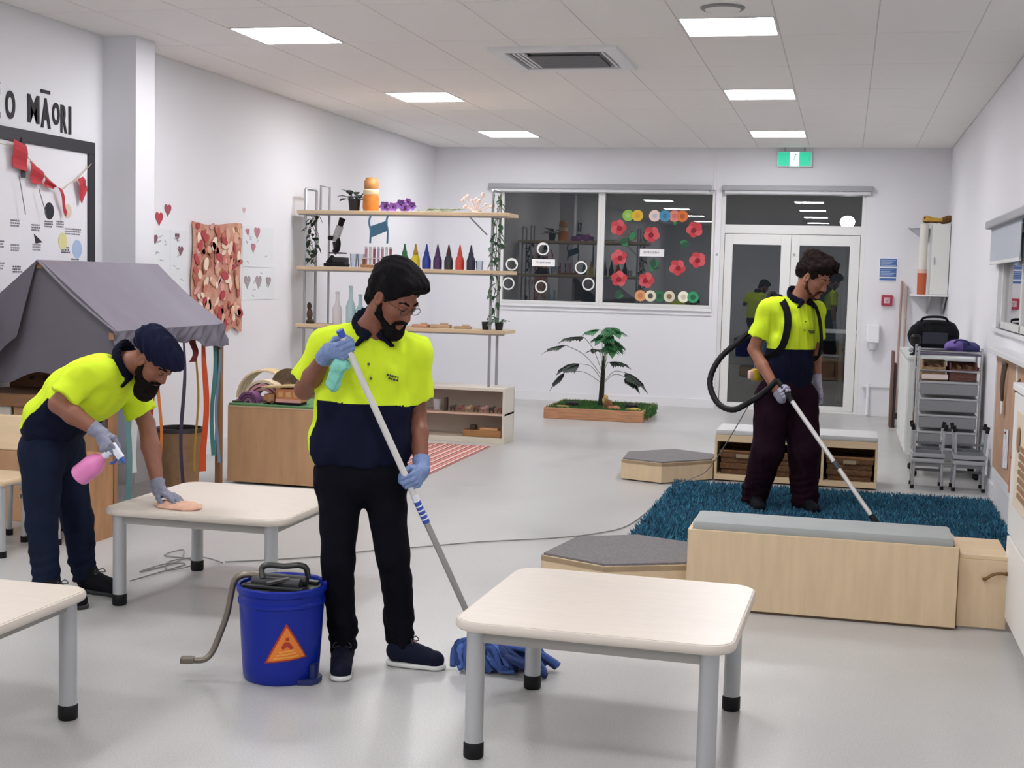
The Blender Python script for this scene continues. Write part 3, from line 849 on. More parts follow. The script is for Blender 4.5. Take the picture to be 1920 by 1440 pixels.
# ------------------------------------------------------------------ playhouse with the grey cloth roof
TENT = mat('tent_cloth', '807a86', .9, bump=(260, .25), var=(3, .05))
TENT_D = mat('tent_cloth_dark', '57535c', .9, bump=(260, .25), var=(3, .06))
t = thing('playhouse_tent', 'wooden playhouse frame under a grey cloth roof against the side wall', 'tent', (-4.7, 8.0, 0))
RN, RF = Vector((-4.70, 7.08, 1.622)), Vector((-4.985, 9.04, 1.618))      # ridge ends
EN, EF = Vector((-4.15, 7.02, 1.215)), Vector((-4.47, 9.10, 1.19))         # eave ends, room side
LN, LF = Vector((-5.22, 7.10, 1.21)), Vector((-5.24, 8.72, 1.20))          # eave ends, wall side
def roof(a, b, c, d, drop=0., nu=24, nv=18, amp=.006):
    def fn(u, v):
        p = a.lerp(b, u).lerp(c.lerp(d, u), v)
        p = p+Vector((0, 0, -.02*math.sin(math.pi*v)-.012*math.sin(math.pi*u)*v))
        p.z += amp*math.sin(u*17+v*3)*v
        return p
    return fn
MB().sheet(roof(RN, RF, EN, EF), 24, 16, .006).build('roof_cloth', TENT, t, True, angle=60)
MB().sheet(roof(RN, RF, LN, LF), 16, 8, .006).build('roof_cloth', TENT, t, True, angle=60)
def valance(u, v):
    p = EN.lerp(EF, u); q = p+Vector((.012*math.sin(u*31)+.02*math.sin(u*9)*v, -.02*(1-u), -.115-.045*max(0, u-.86)/.14+.03*math.sin(u*13)+.012*math.sin(u*40)-.02*u))
    r = p.lerp(q, v); r.x += .022*v+.016*math.sin(u*46)*v+.010*math.sin(u*83+v*9)*math.sin(math.pi*v); return r
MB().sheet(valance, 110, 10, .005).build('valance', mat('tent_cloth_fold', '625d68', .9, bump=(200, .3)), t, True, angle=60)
def gable_l(u, v):
    top = RN.lerp(LN, u); a = Vector((-4.80, 7.04, 1.16)).lerp(Vector((-4.99, 7.03, .99)), min(1, u/.35))
    if u > .35: a = Vector((-4.99, 7.03, .99)).lerp(Vector((-5.24, 7.05, .95)), (u-.35)/.65)
    p = top.lerp(a, v); p.y += -.02*math.sin(u*14)*v-.02*v; return p
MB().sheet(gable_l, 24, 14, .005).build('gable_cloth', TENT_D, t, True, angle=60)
def gable_r(u, v):
    top = LN.lerp(RN, u/.5) if u < .5 else RN.lerp(EN, (u-.5)/.5)
    a = Vector((-5.24, 7.14, .84)).lerp(Vector((-4.17, 7.05, 1.02)), u); a.z += .02*math.sin(u*17)
    p = top.lerp(a, v); p.y += .015*math.sin(u*13)*v+.03; return p
MB().sheet(gable_r, 30, 12, .005).build('gable_cloth', mat('tent_cloth_mid', '625e67', .9, bump=(260, .25)), t, True, angle=60)  # second gable drape, a cloth of its own in a middle grey
POST = mat('post_wood', '9a6f4d', .55, var=(4, .12, (8, 8, 1)))
for a, z in ((EN+Vector((-.085, .13, 0)), 1.19), (EF+Vector((-.02, -.03, 0)), 1.16), (LN+Vector((.04, .05, 0)), 1.18), (LF+Vector((.06, -.02, 0)), 1.17)):
    MB().box((a.x-.022, a.y-.022, 0), (a.x+.022, a.y+.022, z), .004).build('post', POST, t)
MB().bar(EN+Vector((-.03, .02, -.03)), EF+Vector((-.03, -.02, -.03)), .03, .04).build('eave_rail', POST, t)
MB().bar(RN+Vector((0, .02, -.03)), RF+Vector((0, -.02, -.03)), .03, .04).build('ridge_pole', POST, t)
MB().bar(LN+Vector((.03, .02, -.03)), LF+Vector((.03, -.02, -.03)), .03, .04).build('eave_rail', POST, t)

def ribbon(label, col, s, w, z1, off=.0, twist=0., name=None):
    p = EN.lerp(EF, s)+Vector((-.055+off, 0, -.07)); dr = (EF-EN).normalized()
    def fn(u, v):
        a = twist*u
        q = p+Vector((0, 0, (z1-p.z)*u))+(dr*math.cos(a)+Vector((1, 0, 0))*math.sin(a))*(v-.5)*w*(1+.15*math.sin(u*6))
        q.x += .014*math.sin(u*7+s*20); return q
    tag(MB().sheet(fn, 22, 3, .002).build('ribbon', mat('ribbon_'+name, col, .7), None, True, loc=tuple(p), angle=80), label, 'ribbon', 'ribbons hanging from the playhouse')
ribbon('broad slate grey ribbon hanging behind the turbaned man\'s arm', '6f7480', .10, .10, .40, .0, .4, 'slate')
ribbon('teal grey ribbon hanging low beside the spray bottle', '5f8486', .14, .07, .12, .02, .3, 'teal_grey')
ribbon('white ribbon beside the man\'s bare forearm', 'd9dcdc', .24, .07, .30, -.02, .5, 'white')
ribbon('narrow dark red ribbon below the forearm', 'a23a35', .33, .035, .22, .03, .9, 'dark_red')
ribbon('orange ribbon just before the man\'s beard and sleeve', 'd0762d', .44, .03, .30, -.01, .6, 'orange')
ribbon('thin dark purple ribbon hanging almost to the floor before the bin', '3f3850', .63, .028, .05, .01, 1.6, 'purple')
ribbon('thin yellow ribbon hanging behind the bright red one', 'c9a53d', .86, .022, .12, -.06, .9, 'yellow')
ribbon('bright orange red ribbon with a rounded end near the corner post', 'd4501f', .84, .065, .13, .02, .7, 'orange_red')
ribbon('teal ribbon next to the wooden corner post', '3f7f80', .935, .06, .22, .02, .4, 'teal')
ribbon('pale blue ribbon at the wooden corner post', '7089a0', .965, .035, .16, .035, .6, 'pale_blue')
ribbon('short deep red cloth strip under the corner of the roof', '7e2b2c', .79, .10, .93, -.03, .2, 'deep_red')

t = thing('storage_unit', 'wooden play kitchen unit inside the grey playhouse tent', 'cabinet', (-5.0, 7.4, 0))
MB().box((-5.25, 7.18, .72), (-4.60, 7.62, .80), .005).build('worktop', mat('brown_top', '7d573a', .5, var=(5, .2, (1, 9, 9))), t)
MB().box((-5.23, 7.22, .0), (-4.64, 7.24, .44), .003).build('lower_panel', WOOD_P, t)
MB().box((-5.23, 7.22, .46), (-4.98, 7.24, .715), .003).build('door', PALE, t)
MB().box((-4.96, 7.22, .46), (-4.64, 7.24, .715), .003).build('door', WOOD_P, t)
MB().box((-5.25, 7.60, 0), (-4.60, 7.62, .80)).build('back_panel', WOOD_P, t)
MB().box((-4.63, 7.18, 0), (-4.61, 7.60, .72)).build('end_panel', WOOD_P, t)
MB().box((-5.25, 7.60, .80), (-4.60, 7.63, .93), .004).build('splashback', mat('brown_top', '7d573a', .5), t)
kn = MB()
for i in range(6): kn.lathe((-5.18+i*.1, 7.60, .865), [(.008, 0), (.014, .004), (.012, .018)], 10, Matrix.Rotation(math.pi/2, 3, 'X'))
kn.build('knob', mat('knob_dark', '3b2a20', .5), t)
t = thing('wooden_block_shelf', 'small warm wooden shelf end standing by the turbaned man\'s knee', 'shelf', (-4.24, 6.84, 0))
MB().box((-4.32, 6.80, 0), (-4.15, 6.82, .50), .004).build('front_panel', WOOD_D, t)
MB().box((-4.32, 6.82, 0), (-4.30, 7.01, .50), .004).build('side_panel', WOOD_D, t)
MB().box((-4.17, 6.82, 0), (-4.15, 7.01, .50), .004).build('side_panel', WOOD_D, t)
MB().box((-4.30, 6.82, .48), (-4.17, 7.01, .50)).build('top_board', WOOD_D, t)
t = thing('waste_bin', 'tan round bin with a dark rim standing inside the playhouse', 'bin', (-4.72, 8.9, 0))
MB().lathe((-4.72, 8.9, 0), [(.02, 0), (.135, 0), (.165, .40), (.158, .40), (.13, .02), (.02, .02)], 32).build('bin_body', mat('bin_tan', 'a98765', .7, var=(20, .1)), t, True)
MB().lathe((-4.72, 8.9, .395), [(.155, 0), (.172, 0), (.172, .03), (.155, .03), (.155, 0)], 32).build('rim', mat('bin_rim', '4a4748', .5), t, True)

# ------------------------------------------------------------------ green-topped play box with wooden toys
t = thing('play_box', 'tan play table box with a green felt top behind the mopping man', 'play table', (-3.9, 9.4, 0))
x0, x1, y0, y1 = -4.435, -3.52, 9.10, 9.72
MB().box((x0, y0, .015), (x1, y0+.02, .575), .003).build('front_panel', WOOD_P, t)
MB().box((x0, y0+.02, .015), (x0+.02, y1, .575), .003).build('end_panel', WOOD_P, t)
MB().box((x1-.02, y0+.02, .015), (x1, y1, .575), .003).build('end_panel', WOOD_P, t)
MB().box((x0+.02, y1-.02, .015), (x1-.02, y1, .575), .003).build('back_panel', WOOD_P, t)
MB().box((x0, y0, .575), (x1, y1, .590), .003).build('top_board', WOODX, t)
MB().box((x0+.01, y0-.004, .588), (x1-.01, y1-.01, .604), .004).build('felt_top', mat('felt_green', '5d8a5c', .95, var=(30, .12), bump=(300, .4)), t)
Z = .604
def arcset(name, label, c, radii, col, cols=None, ax='x', th=.02, dep=.10):
    t = thing(name, label, 'toy', (c[0], c[1], Z))
    for i, r in enumerate(radii):
        P = []
        for k in range(13):
            a = math.pi*k/12; P.append((c[0]+r*math.cos(a), c[1], Z+r*math.sin(a)))
        for k in range(12, -1, -1):
            a = math.pi*k/12; q = r-th; P.append((c[0]+q*math.cos(a), c[1], Z+q*math.sin(a)))
        MB().prism(P, (0, dep, 0)).build('arch', mat(cols[i][0], cols[i][1], .5), t)
arcset('wooden_arches', 'nest of pink and cream toy arches on the green felt', (-4.24, 9.29), (.165, .135, .105), None, [('arch_cream', 'e6d3b5'), ('arch_pink', 'd59aa0'), ('arch_rose', 'b9848c')], dep=.12)
arcset('purple_arches', 'small purple toy arches on the green felt beside the corner post', (-4.30, 9.16), (.085, .06, .035), None, [('arch_purple', '7c4f7c'), ('arch_violet', '6a3f66'), ('arch_plum', '8f6a86')], dep=.09)
t = thing('rattan_tunnel', 'cream rattan half tunnel at the back of the green felt', 'toy', (-4.33, 9.58, Z))
for k in range(4):
    yy = 9.50+.05*k
    MB().tube([(-4.33+.22*math.cos(math.pi*i/14), yy, Z+.22*math.sin(math.pi*i/14)) for i in range(15)], .010, 7).build('hoop', mat('cane', 'dcc69c', .6), t, True)
MB().sheet(lambda u, v: (-4.33+.215*math.cos(math.pi*u), 9.49+.20*v, Z+.215*math.sin(math.pi*u)), 18, 4, .004).build('tunnel_cover', mat('cane_pale', 'e9dfcb', .8, bump=(200, .4)), t, True)
t = thing('wooden_disc', 'brown upright wooden ring disc behind the toy cart', 'toy', (-4.10, 9.44, Z))
MB().lathe((-4.10, 9.44, Z+.125), [(.03, 0), (.125, 0), (.125, .03), (.03, .03), (.03, 0)], 30, Matrix.Rotation(math.pi/2, 3, 'X') @ Matrix.Rotation(.3, 3, 'Y')).build('ring', mat('bark', '5d4a36', .7, var=(25, .3)), t, True)
MB().lathe((-4.10, 9.445, Z+.125), [(.01, 0), (.045, 0), (.045, .024), (.01, .024)], 20, Matrix.Rotation(math.pi/2, 3, 'X') @ Matrix.Rotation(.3, 3, 'Y')).build('hub', mat('hub_tan', '9c7f5c', .6), t, True)
t = thing('toy_house', 'orange wooden toy house on wheels next to the man\'s elbow', 'toy', (-3.98, 9.18, Z))
MB().box((-4.06, 9.12, Z+.02), (-3.86, 9.26, Z+.12), .01).build('body', mat('toy_orange', 'c88454', .5, var=(8, .12)), t)
MB().box((-4.06, 9.118, Z+.02), (-3.86, 9.122, Z+.045)).build('pink_band', mat('toy_pink', 'dba59a', .5), t)
for i in range(3): MB().box((-4.04+i*.062, 9.114, Z+.06), (-4.0+i*.062, 9.121, Z+.10), .003).build('window_block', mat('toy_tan', 'd9a877', .5), t)
MB().bar((-4.17, 9.19, Z+.125), (-3.84, 9.19, Z+.148), .17, .014, .003).build('roof_board', mat('toy_roof', 'b9a272', .5), t)
MB().box((-4.05, 9.125, Z), (-3.87, 9.255, Z+.02)).build('base', BLACK, t)
t = thing('toy_cart', 'low brown wooden toy cart under the sloping roof board', 'toy', (-4.12, 9.2, Z))
MB().box((-4.165, 9.14, Z+.012), (-4.08, 9.24, Z+.075), .008).build('body', WOOD_D, t)
for s in (0, 1): MB().cyl((-4.15+.055*s, 9.132, Z+.014), (-4.15+.055*s, 9.248, Z+.014), .014).build('axle_wheel', mat('bark', '5d4a36', .7), t, True)
t = thing('toy_plate', 'small dark flat tray at the near corner of the green felt', 'tray', (-4.40, 9.17, Z))
MB().lathe((-4.385, 9.17, Z), [(.02, 0), (.04, .002), (.046, .012), (.04, .012)], 20).build('dish', mat('dark_wood', '40332b', .5), t, True)
MB().ell((-4.385, 9.17, Z+.014), (.016, .016, .012)).build('pebble', mat('pebble', '6e6259', .6), t, True)

# ------------------------------------------------------------------ shelf unit
t = thing('shelf_unit', 'tall metal and birch shelf unit standing on a low white cabinet', 'shelf', (-4.2, 12.4, 0))
SM = mat('shelf_metal', 'a7a8ac', .35, .6)
SX0, SX1, SY0, SY1 = -5.24, -3.10, 12.22, 12.60
for x in (-5.17, -3.27):
    f = MB()
    f.tube([(x, SY0+.05, .535), (x, SY0+.05, 2.39), (x, SY0+.06, 2.40), (x, SY1-.06, 2.40), (x, SY1-.05, 2.39), (x, SY1-.05, .535)], .014, 8)
    for z in (1.06, 1.62, 2.165): f.tube([(x, SY0+.05, z-.02), (x, SY1-.05, z-.02)], .010, 8)
    f.build('end_frame', SM, t, True)
f = MB().tube([(-5.03, SY1-.05, .535), (-5.03, SY1-.05, 2.43), (-5.03, SY0+.10, 2.43), (-5.03, SY0+.10, 2.17)], .012, 8); f.build('end_frame', SM, t, True)
for z in (1.065, 1.63, 2.175):
    MB().box((SX0, SY0, z-.02), (SX1, SY1, z+.015), .004).build('shelf_board', WOODX, t)
    MB().box((SX0+.02, SY0+.003, z-.034), (SX1-.02, SY0+.02, z-.02)).build('shelf_rail', mat('rail_grey', '8f8c8a', .5), t)
MB().tube([(-3.32, SY0+.05, 1.98), (-3.50, SY0+.05, 2.15)], .008, 6).build('brace', SM, t, True)
t2 = thing('low_cabinet', 'low white open cabinet under the metal shelf unit', 'cabinet', (-4.2, 12.4, 0))
cx0, cx1 = -5.26, -3.095
for a, b in (((cx0, SY0, .0), (cx1, SY1, .05)), ((cx0, SY0, .50), (cx1, SY1, .53))): MB().box(a, b, .003).build('board', PALE if a[2] else mat('cab_base', 'd9d2c0', .5), t2)
MB().box((cx0, SY0+.01, .265), (cx1, SY1, .283)).build('middle_shelf', mat('shelf_peach', 'd4b6a0', .5), t2)
for x in (cx0, -4.35, cx1-.022): MB().box((x, SY0, .05), (x+.022, SY1, .50), .002).build('upright', PALE, t2)
MB().box((cx0, SY1-.012, .05), (cx1, SY1, .50)).build('back_panel', mat('cab_back', 'bdb5aa', .6), t2)
# things on the low cabinet's shelves
t = thing('brown_box', 'brown wooden block set on the bottom shelf of the low cabinet', 'box', (-3.40, 12.35, .05))
MB().box((-3.52, 12.28, .05), (-3.14, 12.44, .115), .006).build('tray', mat('box_brown', 'a5794a', .6, var=(10, .12)), t)
MB().box((-3.46, 12.30, .115), (-3.40, 12.38, .16), .006).build('dark_block', mat('dark_wood', '40332b', .5), t)
MB().box((-3.36, 12.30, .112), (-3.18, 12.42, .135), .006).build('pale_block', mat('toy_tan', 'd9a877', .5), t)
tag(MB().lathe((-3.80, 12.34, .284), [(.02, 0), (.034, .002), (.044, .11), (.039, .11), (.03, .01)], 20).build('grey_cup', mat('cup_grey', 'b9b6ba', .4), None, True, loc=(-3.80, 12.34, .284)), 'pale grey cup on the middle shelf of the low cabinet', 'cup')
tag(MB().cbox((-3.71, 12.34, .348), (.03, .06, .128), .006).build('wooden_post', mat('dark_wood', '40332b', .5), None, False, loc=(-3.71, 12.34, .284)), 'narrow dark upright block beside the pale grey cup', 'block')
cols = [('fig_dark', '4d3b35'), ('fig_red', '8e5a50'), ('fig_tan', 'c7a184'), ('fig_brown', '6b4a3c'), ('fig_pink', 'bd8f83'), ('fig_dark', '4d3b35'), ('fig_red', '8e5a50')]
words = ['small dark wooden animal nearest the upright block', 'small reddish wooden animal, second in the row on the cabinet shelf', 'small tan wooden animal in the middle of the cabinet shelf', 'small brown wooden animal right of the tan one on the cabinet shelf', 'small pinkish wooden animal on the cabinet shelf', 'small dark wooden animal near the cabinet end panel', 'small reddish wooden animal against the cabinet end panel']
for i in range(7):
    x = -3.64+i*.078; z = .284
    t = thing('wooden_animal', words[i], 'toy animal', (x, 12.33, z), 'wooden animals in the low cabinet')
    m = mat(cols[i][0], cols[i][1], .6)
    MB().ell((x, 12.33, z+.038), (.03, .014, .017), 10).build('body', m, t, True)
    MB().ell((x+.027, 12.33, z+.056), (.013, .011, .012), 8).build('head', m, t, True)
    for sx in (-1, 1):
        for sy in (-1, 1): MB().cyl((x+sx*.018, 12.33+sy*.008, z), (x+sx*.018, 12.33+sy*.008, z+.032), .005, n=6).build('leg', m, t, True)

LEAF = mat('leaf_green', '37563f', .55, var=(14, .25)); LEAF_D = mat('leaf_dark', '26352c', .55, var=(14, .3)); STEM = mat('stem_green', '4a5a3c', .7)
def leaf(mb, p, d, ln, w, up=(0, 0, 1), sag=.25, fold=.15):
    """a leaf blade with thickness from p along d"""
    p = Vector(p); d = Vector(d).normalized(); s = d.cross(Vector(up))
    s = s.normalized() if s.length > 1e-4 else Vector((1, 0, 0)); n = s.cross(d)
    P = []; prof = [(.0, .04), (.2, .75), (.45, 1), (.75, .7), (1, .03)]
    for tt, ww in prof:
        c = p+d*ln*tt-Vector((0, 0, 1))*sag*ln*tt*tt
        P.append((c-s*w*.5*ww+n*fold*w*ww*.5, c, c+s*w*.5*ww+n*fold*w*ww*.5))
    vs = [q for r in P for q in r]; k = len(vs); th = n*.0015
    vs = [v+th for v in vs]+[v-th for v in vs]; fs = []
    for i in range(len(P)-1):
        a = i*3
        for j in (0, 1):
            fs.append((a+j, a+3+j, a+4+j, a+1+j)); fs.append((k+a+j, k+a+1+j, k+a+4+j, k+a+3+j))
        fs.append((a, k+a, k+a+3, a+3)); fs.append((a+2, a+5, k+a+5, k+a+2))
    mb.add(vs, fs)
def vine(name, label, c, z1, z0, n, spread, m):
    R = random.Random(len(label)); t = thing(name, label, 'plant', (c[0], c[1], z0))
    for k in range(4):
        x, y = c[0]+R.uniform(-spread, spread)*.5, c[1]+R.uniform(-.04, .04)
        zz0 = z0+R.uniform(0, .2)*(z1-z0) if k else z0+.01
        pts = [(x+spread*.3*math.sin(i*1.3+k), y+.02*math.cos(i+k), z1+(zz0-z1)*i/7) for i in range(8)]
        MB().tube(smoothpath(pts, 3), .003, 5).build('stem', STEM, t, True)
    for i in range(n):
        z = z0+(z1-z0)*R.random(); a = R.uniform(0, 6.28)
        p = (c[0]+R.uniform(-spread, spread)*.7, c[1]+R.uniform(-.05, .05), z); b = MB()
        leaf(b, p, (math.cos(a)*.8, math.sin(a)*.6-.4, -.5), R.uniform(.045, .075), R.uniform(.03, .05), sag=.3)
        b.build('leaf', m, t, True)
    return t
def potted(label, c, r, h, mpot, n, ln, w, m, lift=.7, name='potted_plant'):
    R = random.Random(n+int(c[0]*100)); t = thing(name, label, 'plant', c)
    MB().lathe(c, [(r*.3, 0), (r*.78, 0), (r, h), (r*.9, h), (r*.85, h*.88), (.004, h*.88)], 18).build('pot', mpot, t, True)
    for i in range(n):
        a = R.uniform(0, 6.28); e = R.uniform(.2, 1.)*lift; b = MB(); L = ln*R.uniform(.7, 1.1)
        d = Vector((math.cos(a)*(1-e*.5), math.sin(a)*(1-e*.5), e)); q = Vector(c)+Vector((0, 0, h*.9))
        b.tube([q, q+d*L*.6], .0025, 5)
        leaf(b, q+d*L*.55, d, L*.7, w*R.uniform(.8, 1.2), sag=.35); b.build('leaf', m, t, True)
    return t
ZT, ZM, ZL = 2.190, 1.645, 1.080
POTB = mat('pot_black', '1b1b1d', .5)
vine('trailing_vine', 'dark trailing vine hanging at the microscope end of the shelf unit', (-5.10, 12.30), 2.16, 1.66, 34, .075, LEAF_D)
vine('trailing_vine', 'long trailing vine down the window end of the shelf unit', (-3.235, 12.27), 2.36, 1.16, 64, .06, LEAF)
potted('dark leafy plant in a black pot on the top shelf', (-4.71, 12.40, ZT), .062, .12, POTB, 18, .16, .07, LEAF_D)
potted('small black pot with a sprig on the third shelf, nearer the wall', (-3.33, 12.34, ZL), .042, .075, POTB, 7, .10, .03, LEAF)
potted('small black pot with a sprig on the third shelf, at the shelf end', (-3.20, 12.34, ZL), .042, .075, POTB, 7, .12, .03, LEAF)
t = thing('orange_jar', 'orange and tan banded jar on the top shelf', 'jar', (-4.53, 12.38, ZT))
MB().lathe((-4.53, 12.38, ZT), [(.02, 0), (.072, 0), (.082, .04), (.08, .12), (.07, .16)], 26).build('body', mat('jar_orange', 'c97a2a', .5, var=(12, .2)), t, True)
MB().lathe((-4.53, 12.38, ZT+.16), [(.07, 0), (.078, .012), (.078, .045), (.066, .055)], 26).build('band', mat('jar_cream', 'e9d2a8', .5), t, True)
MB().lathe((-4.53, 12.38, ZT+.215), [(.066, 0), (.072, .02), (.07, .075), (.058, .095), (.058, .11), (.01, .118)], 26).build('lid', mat('jar_tan', 'b9824a', .5, var=(12, .2)), t, True)
t = thing('purple_flowers', 'bunch of purple paper flowers lying on the top shelf', 'flowers', (-4.22, 12.35, ZT))
for i, (x, z, r) in enumerate([(-4.36, .05, .055), (-4.28, .045, .05), (-4.20, .075, .05), (-4.16, .03, .05), (-4.09, .06, .045), (-4.13, .10, .035)]):
    b = MB()
    for k in range(6):
        a = k*1.047+i; leaf(b, (x, 12.33, ZT+z), (math.cos(a), -.5, math.sin(a)*.8), r*1.25, r*1.0, up=(0, -1, .2), sag=.1)
    b.build('blossom', mat('petal_violet' if i % 2 else 'petal_purple', '9a63b8' if i % 2 else '7a4f9e', .7), t, True)
    MB().ell((x, 12.315, ZT+z), (.012, .012, .012), 8).build('flower_centre', mat('flower_dark', '3c2a4a', .7), t, True)
t = thing('green_cuttings', 'loose green stems lying on the top shelf beside the purple flowers', 'stems', (-3.9, 12.36, ZT))
for i in range(9):
    x = -4.04+i*.04; b = MB(); b.tube([(x, 12.34, ZT+.012), (x+.10, 12.36, ZT+.02+.008*(i % 3))], .004, 5)
    leaf(b, (x+.09, 12.36, ZT+.022), (1, .3*((i % 3)-1), .35), .075, .032, sag=.2); b.build('sprig', mat('sage_green', '85906c', .7), t, True)
t = thing('dried_flowers', 'pale pink dried branch arrangement at the end of the top shelf', 'flowers', (-3.46, 12.38, ZT))
R = random.Random(5)
for i in range(16):
    a = R.uniform(-1.3, 1.3); L = R.uniform(.10, .19); p = Vector((-3.46, 12.38, ZT+.01)); q = p+Vector((math.sin(a)*L, R.uniform(-.05, .05), abs(math.cos(a))*L))
    b = MB().tube([p, q], .003, 5).ell(q, (.018, .018, .016), 7); b.build('twig', mat('dried_pink', 'dcc3b8', .8), t, True)
MB().lathe((-3.46, 12.38, ZT), [(.01, 0), (.05, 0), (.045, .02), (.01, .025)], 16).build('base', mat('dried_base', 'cdbcae', .8), t, True)
t = thing('microscope', 'black and grey microscope on the second shelf', 'microscope', (-4.88, 12.36, ZM))
MB().cbox((-4.87, 12.36, ZM+.02), (.22, .16, .035), .012).build('foot', BLACK, t)
MB().cbox((-4.83, 12.36, ZM+.065), (.13, .13, .06), .012).build('lamp_housing', mat('scope_black', '222224', .4), t)
MB().bar((-4.96, 12.36, ZM+.03), (-4.90, 12.36, ZM+.10), .05, .05, .006).build('base_arm', BLACK, t)
MB().tube(smoothpath([(-4.90, 12.36, ZM+.14), (-4.87, 12.36, ZM+.17), (-4.86, 12.36, ZM+.24), (-4.89, 12.36, ZM+.31)], 4), .028, 12).build('arm', BLACK, t, True)
MB().cbox((-4.86, 12.36, ZM+.135), (.14, .13, .014), .003).build('stage', mat('scope_black', '222224', .4), t)
MB().cyl((-4.895, 12.36, ZM+.25), (-4.84, 12.36, ZM+.40), .036).build('body_tube', mat('scope_grey', 'b5b5b8', .35), t, True)
MB().cyl((-4.84, 12.36, ZM+.40), (-4.815, 12.36, ZM+.475), .026, .032).build('eyepiece', BLACK, t, True)
MB().cyl((-4.885, 12.36, ZM+.155), (-4.89, 12.36, ZM+.245), .018, .028).build('objective', mat('scope_black', '222224', .4), t, True)
MB().cyl((-4.92, 12.30, ZM+.28), (-4.92, 12.42, ZM+.28), .024).build('focus_knob', BLACK, t, True)
CLEAR = glass_mat('clear_plastic', (.90, .92, .95), .6)
for i, (x, lab) in enumerate(((-4.69, 'clear tumbler next to the microscope'), (-4.615, 'clear tumbler between the microscope and the test tube rack'), (-3.41, 'clear cup at the end of the row of paint bottles'))):
    o = MB().lathe((x, 12.35, ZM), [(.01, 0), (.03, 0), (.038, .13 if i < 2 else .09), (.035, .13 if i < 2 else .09), (.028, .006), (.008, .006)], 20).build('clear_tumbler', CLEAR, None, True, loc=(x, 12.35, ZM))
    tag(o, lab, 'tumbler', 'clear tumblers on the second shelf')
t = thing('test_tube_rack', 'wooden rack of pink and clear test tubes on the second shelf', 'rack', (-4.46, 12.36, ZM))
MB().box((-4.60, 12.30, ZM), (-4.28, 12.42, ZM+.028), .004).build('rack_base', WOOD_D, t)
MB().box((-4.60, 12.32, ZM+.085), (-4.28, 12.40, ZM+.095), .002).build('rack_rail', mat('rack_white', 'd9d4d6', .5), t)
for s in (-4.595, -4.29): MB().box((s, 12.33, ZM+.028), (s+.012, 12.39, ZM+.095)).build('rack_post', WOOD_D, t)
tc = [('tube_pink', 'c98a98'), ('tube_lilac', 'b6a3c4'), ('tube_red', 'a24d58'), ('tube_white', 'dfe0e4')]
for i in range(7):
    x = -4.565+i*.042; c = tc[(i*3) % 4]
    g = MB().lathe((x, 12.36, ZM+.03), [(.004, 0), (.012, .006), (.013, .15), (.011, .155)], 12).build('test_tube', mat(c[0], c[1], .25), t, True)
    MB().lathe((x, 12.36, ZM+.185), [(.012, 0), (.014, .002), (.014, .018), (.004, .02)], 12).build('stopper', mat('tube_white', 'dfe0e4', .25), g, True)
t = thing('hanging_goggles', 'teal blue strap and panel hanging below the top shelf', 'goggles', (-4.38, 12.25, 2.05))
TB = mat('goggle_blue', '3f6c86', .5)
for x in (-4.475, -4.30):
    MB().tube(smoothpath([(x, 12.225, 2.15), (x-.012, 12.215, 2.08), (x+.004, 12.215, 2.0), (x, 12.22, 1.88)], 4), .010, 7).build('strap', TB, t, True)
MB().prism([(-4.475, 12.21, 2.04), (-4.30, 12.21, 2.10), (-4.30, 12.21, 2.0), (-4.475, 12.21, 1.93)], (0, .012, 0)).build('panel', TB, t)
cols = [('paint_green', '2b7a45', 'green'), ('paint_yellow', 'd8c62a', 'yellow'), ('paint_blue', '25419a', 'royal blue'), ('paint_violet', '4b2a5e', 'violet'), ('paint_black', '33343a', 'charcoal'), ('paint_red', 'd2483a', 'red'), ('paint_navy', '2a2c44', 'navy')]
for i, (n, c, wd) in enumerate(cols):
    x = -4.165+i*.1115
    t = thing('paint_bottle', '%s paint squeeze bottle with a pointed cap on the second shelf' % wd, 'bottle', (x, 12.35, ZM), 'paint bottles on the second shelf')
    m = mat(n, c, .35); MB().lathe((x, 12.35, ZM), [(.02, 0), (.042, .002), (.043, .085), (.036, .11), (.024, .135)], 20).build('bottle_body', m, t, True)
    MB().lathe((x, 12.35, ZM+.132), [(.025, 0), (.025, .025), (.018, .04), (.007, .10), (.004, .108)], 16).build('cap', mat(n+'_cap', {'paint_yellow': 'b9932f', 'paint_black': '431a1c'}.get(n, c), .4), t, True)
t = thing('carved_figure', 'small dark carved figure at the wall end of the third shelf', 'figurine', (-5.13, 12.33, ZL))
MB().lathe((-5.13, 12.33, ZL), [(.01, 0), (.042, 0), (.045, .02), (.03, .04)], 14).build('base', mat('dark_wood', '40332b', .5), t, True)
MB().ell((-5.135, 12.33, ZL+.09), (.032, .025, .06), 12).build('body', mat('figure_brown', '5f463b', .6), t, True)
MB().ell((-5.14, 12.33, ZL+.17), (.026, .02, .04), 10).build('head', mat('dark_wood', '40332b', .5), t, True)
for i, (x, h, c, lab) in enumerate(((-4.88, .30, 'e6e2e6', 'tall milky white bottle on the third shelf'), (-4.74, .36, 'bcd9de', 'tallest pale turquoise glass bottle on the third shelf'), (-4.64, .28, 'a9cfd6', 'turquoise glass bottle behind the collar of the mopping man'))):
    t = thing('glass_bottle', lab, 'bottle', (x, 12.42, ZL), 'pale bottles on the third shelf')
    MB().lathe((x, 12.42, ZL), [(.01, 0), (.045, 0), (.048, h*.5), (.02, h*.7), (.018, h)], 18).build('bottle_body', mat('bottle_tint_%d' % i, c, .15, spec=.5), t, True)
    MB().lathe((x, 12.42, ZL+h), [(.018, 0), (.022, .002), (.022, .02), (.01, .022)], 12).build('lip', mat('bottle_tint_%d' % i, c, .15), t, True)
